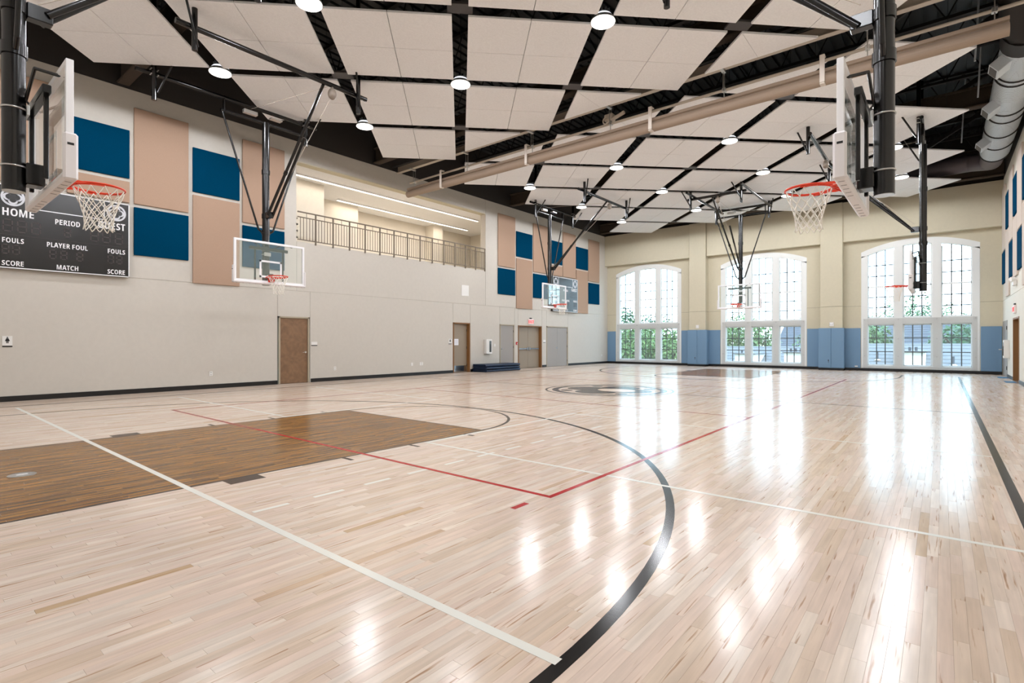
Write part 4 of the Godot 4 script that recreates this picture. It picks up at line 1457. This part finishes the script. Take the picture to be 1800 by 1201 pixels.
# ------------------------------------------------------------------ doors
func door(n: int, label: String, z0: float, z1: float, h: float, m: Material, deep: float, jm: Material, o := {}) -> Node3D:
	# z0 is the end nearer the camera; the opening is in the left wall
	var d := struct("door_%d" % n, label, Vector3(XL, 0, 0))
	var s := nst()
	var fw := 0.05
	for q in [[z0 - fw, z0], [z1, z1 + fw]]: bb(s, Vector3(-deep - 0.05, 0, q[0]), Vector3(0.012, h, q[1]), 0.004)
	bb(s, Vector3(-deep - 0.05, h - fw, z1), Vector3(0.012, h, z0), 0.004)
	part("door_frame", s, jm, d)
	var leaves: int = o.get("leaves", 1)
	var a := z0 - fw
	var L := (z0 - z1 - 2 * fw) / leaves
	for k in leaves:
		s = nst()
		bb(s, Vector3(-deep - 0.045, 0.008, a - L * (k + 1) + 0.003), Vector3(-deep, h - fw - 0.003, a - L * k - 0.003), 0.003)
		var lf := part("door_leaf", s, m, d)
		var hz: float = a - L * k if (k == 0) == o.get("hinge_near", true) else a - L * (k + 1)
		var fz: float = a - L * (k + 1) if (k == 0) == o.get("hinge_near", true) else a - L * k
		if not o.get("bar", false):
			for y in [0.3, 1.1, 1.88]:
				s = nst()
				bx(s, Vector3(-deep + 0.004, y, hz), Vector3(0.02, 0.11, 0.03))
				part("hinge", s, M.steel_dull, lf)
		var inw := signf(hz - fz)
		if o.get("bar", false):
			s = nst()
			bx(s, Vector3(-deep + 0.06, 1.0, (hz + fz) / 2), Vector3(0.05, 0.06, L * 0.92), 0.008)
			bx(s, Vector3(-deep + 0.04, 1.0, fz + inw * 0.08), Vector3(0.07, 0.16, 0.09), 0.01)
			part("push_bar", s, M.chrome, lf)
		elif k == 0 and o.get("lever", true):
			s = nst()
			var z := fz + inw * 0.075
			cyl(s, Vector3(-deep, 1.02, z), Vector3(-deep + 0.02, 1.02, z), 0.035, 16)
			cyl(s, Vector3(-deep, 1.02, z), Vector3(-deep + 0.06, 1.02, z), 0.012, 10)
			cyl(s, Vector3(-deep + 0.06, 1.02, z), Vector3(-deep + 0.055, 1.015, z + inw * 0.13), 0.011, 8)
			part("lever_handle", s, M.chrome, lf)
		if o.get("kick", false):
			s = nst()
			bb(s, Vector3(-deep, 0.03, a - L * (k + 1) + 0.03), Vector3(-deep + 0.003, 0.3, a - L * k - 0.03))
			part("kick_plate", s, M.kick, lf)
	# solid behind the leaf
	s = nst()
	bb(s, Vector3(-deep - 0.12, 0, z1), Vector3(-deep - 0.05, h, z0))
	part("backing", s, M.black, d)
	return d

func build_doors() -> void:
	door(1, "brown wooden door alone in the cream wall below the gallery", -8.24, -9.29, 2.19, M.door_brown, 0.03, M.jamb, {"hinge_near": true})
	door(2, "taupe washroom door with a white notice and steel kick plate", -16.02, -17.07, 2.21, M.door_taupe, 0.16, M.jamb_brown, {"lever": false, "kick": true, "hinge_near": false})
	door(3, "plain grey single door between the mats and the exit", -19.14, -20.24, 2.21, M.door_grey, 0.02, M.jamb, {"hinge_near": false})
	door(4, "taupe double exit doors with steel push bars", -20.55, -22.55, 2.19, M.door_taupe, 0.16, M.jamb_brown, {"leaves": 2, "bar": true})
	door(5, "plain grey double cupboard doors beside the exit", -23.0, -25.07, 2.21, M.door_grey, 0.02, M.jamb, {"leaves": 2})
	# duct side wall: grey door in the corner, recessed brown exit door
	var d := struct("door_6", "grey door in the corner beside the last window", Vector3(XR, 0, 0))
	var s := nst()
	bb(s, Vector3(-0.01, 0, -29.44), Vector3(0.08, 2.2, -27.62), 0.004)
	var lf := part("door_leaf", s, M.door_grey, d)
	s = nst()
	bx(s, Vector3(-0.06, 1.05, -28.6), Vector3(0.03, 0.04, 1.2), 0.005)
	bx(s, Vector3(-0.12, 1.05, -29.0), Vector3(0.1, 0.04, 0.06), 0.005)
	part("push_bar", s, M.chrome, lf)
	for y in [0.35, 1.9]:
		s = nst()
		bx(s, Vector3(-0.018, y, -27.66), Vector3(0.02, 0.14, 0.05))
		part("hinge", s, M.steel_dull, lf)
	d = struct("door_7", "recessed brown exit door in the duct side wall", Vector3(XR, 0, 0))
	s = nst()
	for z in [-25.46, -23.66]: bb(s, Vector3(-0.012, 0, z - 0.03), Vector3(0.25, 2.2, z + 0.03))
	bb(s, Vector3(-0.012, 2.14, -25.46), Vector3(0.25, 2.2, -23.66))
	part("door_frame", s, M.jamb_brown, d)
	s = nst()
	bb(s, Vector3(0.2, 0, -25.43), Vector3(0.25, 2.14, -23.69))
	part("door_leaf", s, M.door_taupe, d)

# ------------------------------------------------------------------ small things
func pictogram(t: Node, bs: Basis, at: Vector3) -> void:
	# a plain figure in a dress: head, body, legs
	var s := nst()
	var ux := bs.x
	var uy := bs.y
	var dep := bs.z * 0.002
	var hd := PackedVector2Array()
	for i in 12: hd.append(Vector2(cos(TAU * i / 12), sin(TAU * i / 12)) * 0.014 + Vector2(0, 0.062))
	prism(s, hd, at, ux, uy, dep)
	prism(s, PackedVector2Array([Vector2(-0.018, 0.045), Vector2(-0.042, -0.02), Vector2(-0.02, -0.024), Vector2(0.02, -0.024), Vector2(0.042, -0.02), Vector2(0.018, 0.045)]), at, ux, uy, dep)
	for x in [-0.011, 0.011]: prism(s, PackedVector2Array([Vector2(x - 0.008, -0.024), Vector2(x + 0.008, -0.024), Vector2(x + 0.008, -0.07), Vector2(x - 0.008, -0.07)]), at, ux, uy, dep)
	part("pictogram", s, M.black, t)

func plate(called: String, label: String, category: String, z: float, y: float, w: float, h: float, strip := false, fig := false) -> Node3D:
	var t := thing(called, label, category, Vector3(XL, y, z))
	var s := nst()
	bb(s, Vector3(0.001, -h / 2, -w / 2), Vector3(0.012, h / 2, w / 2), 0.003)
	part("plate", s, M.plastic, t)
	if strip:
		s = nst()
		bb(s, Vector3(0.001, -h / 2 - 0.03, -w / 2), Vector3(0.012, -h / 2 - 0.004, w / 2), 0.002)
		part("base_strip", s, M.black, t)
	if fig: pictogram(t, Basis(Vector3(0, 0, -1), Vector3.UP, Vector3(1, 0, 0)), Vector3(0.012, 0.015, 0))
	return t

func outlet(label: String, z: float, y: float, w := 0.09, holes := true) -> void:
	var t := plate("wall_socket", label, "wall socket", z, y, w, 0.13)
	if holes:
		var s := nst()
		for q in [-0.03, 0.03]:
			for e in [-0.012, 0.012]: bb(s, Vector3(0.011, q - 0.012, e - 0.004), Vector3(0.0135, q + 0.012, e + 0.004))
		part("socket_holes", s, M.black, t)

func build_small_things() -> void:
	plate("restroom_sign", "small white washroom sign with a black figure near the photo's edge", "sign", -1.915, 1.39, 0.17, 0.22, true, true)
	plate("door_sign", "small white name plate beside the brown wooden door", "sign", -9.47, 1.31, 0.22, 0.11, true)
	plate("restroom_sign", "small white washroom sign with a black figure beside the kick-plate door", "sign", -15.82, 1.39, 0.16, 0.2, true, true)
	plate("door_sign", "small white plate between the exit doors and the cupboard doors", "sign", -22.78, 1.4, 0.2, 0.12, true)
	outlet("white wall socket left of the brown wooden door", -6.22, 0.44)
	outlet("white wall socket a little right of the brown wooden door", -10.25, 0.43)
	outlet("blank white plate on the wall beside the double socket", -13.71, 0.46, 0.1, false)
	outlet("wide double socket left of the kick-plate door", -14.2, 0.465, 0.18)
	outlet("white switch plate between the extinguisher cabinet and the grey door", -18.75, 1.2, 0.1, false)
	outlet("white socket at the end of the wall by the window corner", -28.9, 0.5)
	var s: SurfaceTool
	# access cover high on the wall
	var t := thing("access_cover", "white square access cover on the wall below the gallery's end", "wall cover", Vector3(XL, 3.65, -16.75))
	s = nst()
	bb(s, Vector3(0.001, -0.24, -0.23), Vector3(0.014, 0.24, 0.23), 0.004)
	part("cover_plate", s, M.plastic, t)
	# notice on the washroom door
	t = thing("notice_paper", "white paper notice taped to the taupe washroom door", "notice", Vector3(XL - 0.16, 1.35, -16.35))
	s = nst()
	bb(s, Vector3(0.001, -0.14, -0.14), Vector3(0.003, 0.14, 0.14))
	part("sheet", s, M.paper, t)
	s = nst()
	for k in 4: bb(s, Vector3(0.003, 0.07 - 0.045 * k, -0.1), Vector3(0.0034, 0.08 - 0.045 * k, 0.1))
	part("printed_lines", s, mk(c8(188, 192, 206), 0.7), t)
	# pull station
	t = thing("alarm_pull", "small red fire alarm pull beside the exit doors", "fire alarm", Vector3(XL, 1.28, -20.4))
	s = nst()
	bb(s, Vector3(0.001, -0.07, -0.05), Vector3(0.05, 0.07, 0.05), 0.008)
	part("housing", s, M.red, t)
	s = nst()
	bb(s, Vector3(0.05, -0.03, -0.035), Vector3(0.065, 0.0, 0.035), 0.004)
	part("pull_bar", s, M.white, t)
	# extinguisher cabinet
	extinguisher(Vector3(XL, 0.8, -18.2), 0.0, "white extinguisher cabinet on the wall above the blue mats")
	extinguisher(Vector3(XR, 0.75, -27.0), PI, "white extinguisher cabinet beside the grey corner door")
	# exit signs
	exit_sign(Vector3(XL, 2.4, -21.55), 0.0, "red lit EXIT sign above the double doors")
	exit_sign(Vector3(XR, 2.48, -24.7), PI, "red lit EXIT sign above the recessed brown door")
	# emergency light on the duct side wall
	t = thing("emergency_light", "white twin-head emergency light high above the recessed door", "emergency light", Vector3(XR, 3.36, -24.42))
	s = nst()
	bb(s, Vector3(-0.1, -0.1, -0.2), Vector3(-0.001, 0.1, 0.2), 0.02)
	part("battery_box", s, M.plastic, t)
	for z in [-0.17, 0.17]:
		s = nst()
		cyl(s, Vector3(-0.05, 0.12, z), Vector3(-0.16, 0.1, z * 1.2), 0.06, 16, 0.075)
		part("lamp_head", s, M.plastic, t)
	# strobes on the pillars
	for i in 2:
		t = thing("alarm_strobe", ["small white alarm strobe on the pillar by the first window", "small white alarm strobe on the pillar by the last window"][i], "fire alarm", Vector3([-10.56, -4.1][i], 2.2, -29.2), 0.0, "alarm strobes")
		s = nst()
		bb(s, Vector3(-0.09, -0.1, 0.001), Vector3(0.09, 0.1, 0.05), 0.01)
		part("housing", s, M.plastic, t)
		s = nst()
		bb(s, Vector3(-0.05, -0.03, 0.05), Vector3(0.05, 0.04, 0.075), 0.01)
		part("lens", s, M.white, t)
	t = thing("floor_socket", "small white socket low on the blue pad left of the last window", "wall socket", Vector3(-3.15, 0.2, ZF + 0.05))
	s = nst()
	bb(s, Vector3(-0.06, -0.03, 0.001), Vector3(0.06, 0.03, 0.02), 0.004)
	part("plate", s, M.plastic, t)
	# folded mats
	var nm := ["lowest of the three folded navy gym mats by the doors", "middle one of the stacked navy gym mats by the doors", "topmost navy gym mat of the stack by the doors"]
	for k in 3:
		t = thing("gym_mat", nm[k], "gym mat", Vector3(-16.05 + 0.01 * k, 0.118 * k + 0.001, -18.43 + [0.0, 0.03, 0.06][k]), [0.0, 0.015, -0.012][k], "stack of navy gym mats")
		for f in 2:
			s = nst()
			bx(s, Vector3(0, 0.03 + 0.058 * f, 0), Vector3(0.8 - 0.03 * f, 0.054, 2.5 - 0.06 * k), 0.018)
			part("folded_half", s, M.mat_blue, t)
		s = nst()
		cyl(s, Vector3(0.39, 0.058, -1.2), Vector3(0.39, 0.058, 1.2), 0.05, 12)
		part("fold_edge", s, M.mat_blue, t)
		s = nst()
		for z in [-1.0, 0.9]: bx(s, Vector3(0.1, 0.116, z), Vector3(0.5, 0.003, 0.05))
		part("fastening_strip", s, mk(c8(40, 78, 120), 0.6), t)
	# blue tape squares on the floor by the duct side
	for i in 2:
		t = thing("floor_plate", ["blue floor plate in front of the grey corner door", "blue floor plate in front of the recessed brown door"][i], "floor plate", Vector3(XR - 0.16, 0.0, [-27.2, -24.4][i]))
		for k in 3:
			s = nst()
			bx(s, Vector3(0, 0.004, -0.4 + 0.36 * k), Vector3(0.28, 0.005, 0.26), 0.001)
			part("plate", s, mk(c8(70, 130, 170), 0.4), t)

func extinguisher(at: Vector3, turn: float, label: String) -> void:
	var t := thing("extinguisher_cabinet", label, "fire cabinet", at, turn, "white extinguisher cabinets")
	var s := nst()
	bb(s, Vector3(0.001, 0, -0.2), Vector3(0.16, 0.68, 0.2), 0.01)
	part("cabinet_box", s, M.plastic, t)
	s = nst()
	bb(s, Vector3(0.158, 0.08, -0.14), Vector3(0.163, 0.6, -0.0))
	part("window_strip", s, M.dark_glass, t)
	s = nst()
	cyl(s, Vector3(0.164, 0.1, -0.07), Vector3(0.164, 0.45, -0.07), 0.012, 8)
	part("handle", s, M.steel_dull, t)

func exit_sign(at: Vector3, turn: float, label: String) -> void:
	var t := thing("exit_sign", label, "exit sign", at, turn, "red exit signs")
	var s := nst()
	bb(s, Vector3(0.001, -0.14, -0.2), Vector3(0.06, 0.14, 0.2), 0.008)
	part("housing", s, M.exit_face, t)
	words("EXIT", 0.15, M.exit, t, Vector3(0.063, -0.01, 0), Basis(Vector3(0, 0, -1), Vector3.UP, Vector3(1, 0, 0)), 0.008)
	s = nst()
	bb(s, Vector3(0.001, 0.14, -0.08), Vector3(0.05, 0.2, 0.08), 0.006)
	part("battery_cap", s, M.steel_dull, t)

# ------------------------------------------------------------------ outside
func leafy(s: SurfaceTool, c: Vector3, r: Vector3, n: int, size: float, base: Color) -> void:
	for i in n:
		var d := Vector3(rng.randfn(), rng.randfn(), rng.randfn()).normalized()
		var p := c + d * r * pow(rng.randf(), 0.22)
		var nn := (d + Vector3(rng.randfn(), rng.randfn() + 0.4, rng.randfn()) * 0.6).normalized()
		var f := frame_of(nn)
		var a := rng.randf() * TAU
		var u: Vector3 = (f[0] * cos(a) + f[1] * sin(a)) * size * rng.randf_range(0.6, 1.2)
		var v: Vector3 = (f[1] * cos(a) - f[0] * sin(a)) * size * rng.randf_range(0.3, 0.6)
		var col := base * 0.46 * rng.randf_range(0.65, 1.35)
		s.set_color(Color(col.r, col.g, col.b))
		tri(s, p - u, p + v, p + u, nn, nn, nn)
		tri(s, p - u, p + u, p - v, nn, nn, nn)

func tree(label: String, at: Vector3, h: float, spread: float, n: int, base: Color, group := "trees outside the windows") -> void:
	var t := thing("tree", label, "tree", at, 0.0, group)
	var s := nst()
	cyl(s, Vector3.ZERO, Vector3(0.1, h * 0.5, 0), 0.22, 10, 0.15)
	for k in 6:
		var a := TAU * k / 6 + rng.randf()
		var b0 := Vector3(0.1, h * 0.4, 0)
		line(s, [b0, b0 + Vector3(cos(a) * spread * 0.25, h * 0.16, sin(a) * spread * 0.25), b0 + Vector3(cos(a) * spread * 0.6, h * 0.3, sin(a) * spread * 0.6)], 0.07, 6)
	part("trunk", s, M.bark, t)
	s = nst()
	var blobs := 9
	for k in blobs:
		var a := TAU * k / blobs + rng.randf() * 0.5
		var rr := spread * (0.25 + 0.45 * rng.randf())
		leafy(s, Vector3(cos(a) * rr, h * rng.randf_range(0.5, 0.84), sin(a) * rr), Vector3(spread * 0.5, h * 0.2, spread * 0.5), n / blobs, 0.2, base)
	var o := part("foliage", s, M.leaf, t)
	o.set_meta("kind", "stuff")

func house(label: String, x0: float, x1: float, zf: float, zr: float, ye: float, yr: float, ground: float, rm: Material) -> Node3D:
	# a long roof rising away from the gym, walls below the eave
	var t := thing("house", label, "house", Vector3(x0, ground, zf))
	var L := x1 - x0
	var d := zr - zf
	var s := nst()
	bb(s, Vector3(0.3, 0, d * 2.0 + 0.4), Vector3(L - 0.3, ye - ground, -0.4))
	part("house_wall", s, M.siding, t)
	s = nst()
	var e := ye - ground
	var r := yr - ground
	for g in 2:
		var za := 0.0 if g == 0 else d * 2.0
		var n := Vector3(0, absf(d), (r - e) * (1.0 if g == 0 else -1.0)).normalized()
		quad(s, Vector3(0, e, za), Vector3(L, e, za), Vector3(L, r, d), Vector3(0, r, d), n)
		quad(s, Vector3(0, e - 0.15, za), Vector3(L, e - 0.15, za), Vector3(L, e, za), Vector3(0, e, za), Vector3(0, 0, 1.0 if g == 0 else -1.0))
		# shingle courses stand proud
		if g == 0:
			for k in 12:
				var f := (k + 0.5) / 12.0
				bx(s, Vector3(L / 2, lerpf(e, r, f) + 0.01, d * f), Vector3(L, 0.02, 0.03))
	for x in [0.0, L]:
		tri(s, Vector3(x, e, 0), Vector3(x, r, d), Vector3(x, e, d * 2.0), Vector3(signf(x - 0.1), 0, 0), Vector3(signf(x - 0.1), 0, 0), Vector3(signf(x - 0.1), 0, 0))
	part("house_roof", s, rm, t)
	return t

func build_outside() -> void:
	var G := -4.6
	var s := nst()
	bb(s, Vector3(-120, G - 0.3, -160), Vector3(90, G, ZF - 0.6))
	var o := part("ground_outside", s, M.lawn, self)
	o.set_meta("kind", "structure")
	house("long grey shingle roof seen through the last window", -6.2, 9.0, -36.0, -42.0, -1.2, 1.25, G, M.shingle)
	house("grey shingle roof seen through the middle window", -15.3, -6.6, -38.0, -44.0, -1.5, 1.0, G, M.shingle)
	house("darker slate roof farther behind the middle window", -14.0, 8.0, -62.0, -67.0, 0.8, 3.6, G, M.shingle_dark)
	# white sided dormers with low roofs
	for q in [[-2.0, -0.75, -37.3, 0.75, "white sided dormer below the grey roof in the last window"], [-8.3, -6.9, -39.3, 0.6, "white sided dormer at the right of the middle window"], [-11.6, -10.3, -39.6, 0.45, "white sided dormer at the left of the middle window"]]:
		var t := thing("dormer", q[4], "dormer", Vector3(q[0], G + 2.0, q[2]), 0.0, "white dormers on the roofs")
		var L: float = q[1] - q[0]
		var h: float = q[3] - G - 2.0
		s = nst()
		bb(s, Vector3(0, 0, -3.0), Vector3(L, h, 0))
		part("dormer_wall", s, M.siding, t)
		for k in 10:
			s = nst()
			bb(s, Vector3(-0.01, h - 0.2 * k - 0.19, 0.0), Vector3(L + 0.01, h - 0.2 * k - 0.005, 0.018), 0.004)
			part("siding_board", s, M.siding, t)
		s = nst()
		bb(s, Vector3(-0.1, h, -3.0), Vector3(L + 0.1, h + 0.08, 0.12))
		part("dormer_roof", s, M.shingle, t)
		s = nst()
		for k in 3: cyl(s, Vector3(0.25 + 0.3 * k, h + 0.08, -0.8), Vector3(0.25 + 0.3 * k, h + 0.3, -0.8), 0.07, 10)
		part("roof_vent", s, M.shingle_dark, t)
	for q in [[-3.1, -39.5, "thin roof vent pipe left in the last window"], [0.5, -39.0, "thin roof vent pipe right in the last window"]]:
		var t := thing("vent_pipe", q[2], "vent pipe", Vector3(q[0], lerpf(-1.2, 1.25, (-36.0 - q[1]) / 6.0), q[1]), 0.0, "roof vent pipes")
		s = nst()
		cyl(s, Vector3(0, -0.1, 0), Vector3(0, 0.5, 0), 0.06, 10)
		part("pipe", s, M.shingle_dark, t)
		s = nst()
		cyl(s, Vector3(0, -0.02, 0), Vector3(0, 0.06, 0), 0.2, 12, 0.08)
		part("flashing", s, M.siding, t)
	# trees: a near one fills the first window, others stand in a line behind the roofs
	var gr := Color(0.16, 0.32, 0.08)
	tree("big bright green tree filling the lower half of the first window", Vector3(-20.6, G, -38.5), 7.6, 3.6, 3600, Color(0.17, 0.34, 0.07))
	tree("green tree at the left behind the first window", Vector3(-26.0, G, -43.0), 7.4, 3.6, 3000, gr)
	tree("tree with a spreading crown at the right of the first window", Vector3(-18.4, G, -42.5), 7.2, 2.8, 3000, Color(0.19, 0.36, 0.08))
	tree("dark green tree behind the first window's middle", Vector3(-24.0, G, -50.0), 9.6, 4.2, 3000, Color(0.09, 0.22, 0.09))
	tree("bright tree behind the middle window's left half", Vector3(-18.8, G, -55.0), 8.9, 3.8, 3000, Color(0.17, 0.36, 0.06))
	tree("round tree behind the middle window's centre", Vector3(-14.6, G, -55.5), 8.7, 3.4, 3000, gr)
	tree("low tree at the right behind the middle window", Vector3(-11.4, G, -78.0), 10.6, 4.0, 2600, Color(0.15, 0.33, 0.08))
	tree("tree between the middle and the last window", Vector3(-7.0, G, -54.0), 8.2, 3.2, 2400, gr)
	tree("green tree at the left behind the last window", Vector3(-4.6, G, -55.0), 8.3, 2.8, 3000, Color(0.14, 0.3, 0.1))
	tree("thin airy tree behind the last window's centre", Vector3(-2.2, G, -78.0), 12.2, 4.4, 2200, Color(0.16, 0.28, 0.14))
	tree("dense bluish green tree at the right of the last window", Vector3(1.7, G, -53.5), 8.9, 3.2, 3400, Color(0.10, 0.26, 0.12))
	tree("far green tree behind the slate roof", Vector3(-6.0, G, -88.0), 11.0, 6.0, 2400, gr)
	tree("far tree in the gap right of the last window", Vector3(8.5, G, -55.0), 8.6, 4.0, 2200, gr)
	tree("far tree at the left edge of the view outside", Vector3(-34.0, G, -56.0), 9.4, 5.0, 2200, gr)
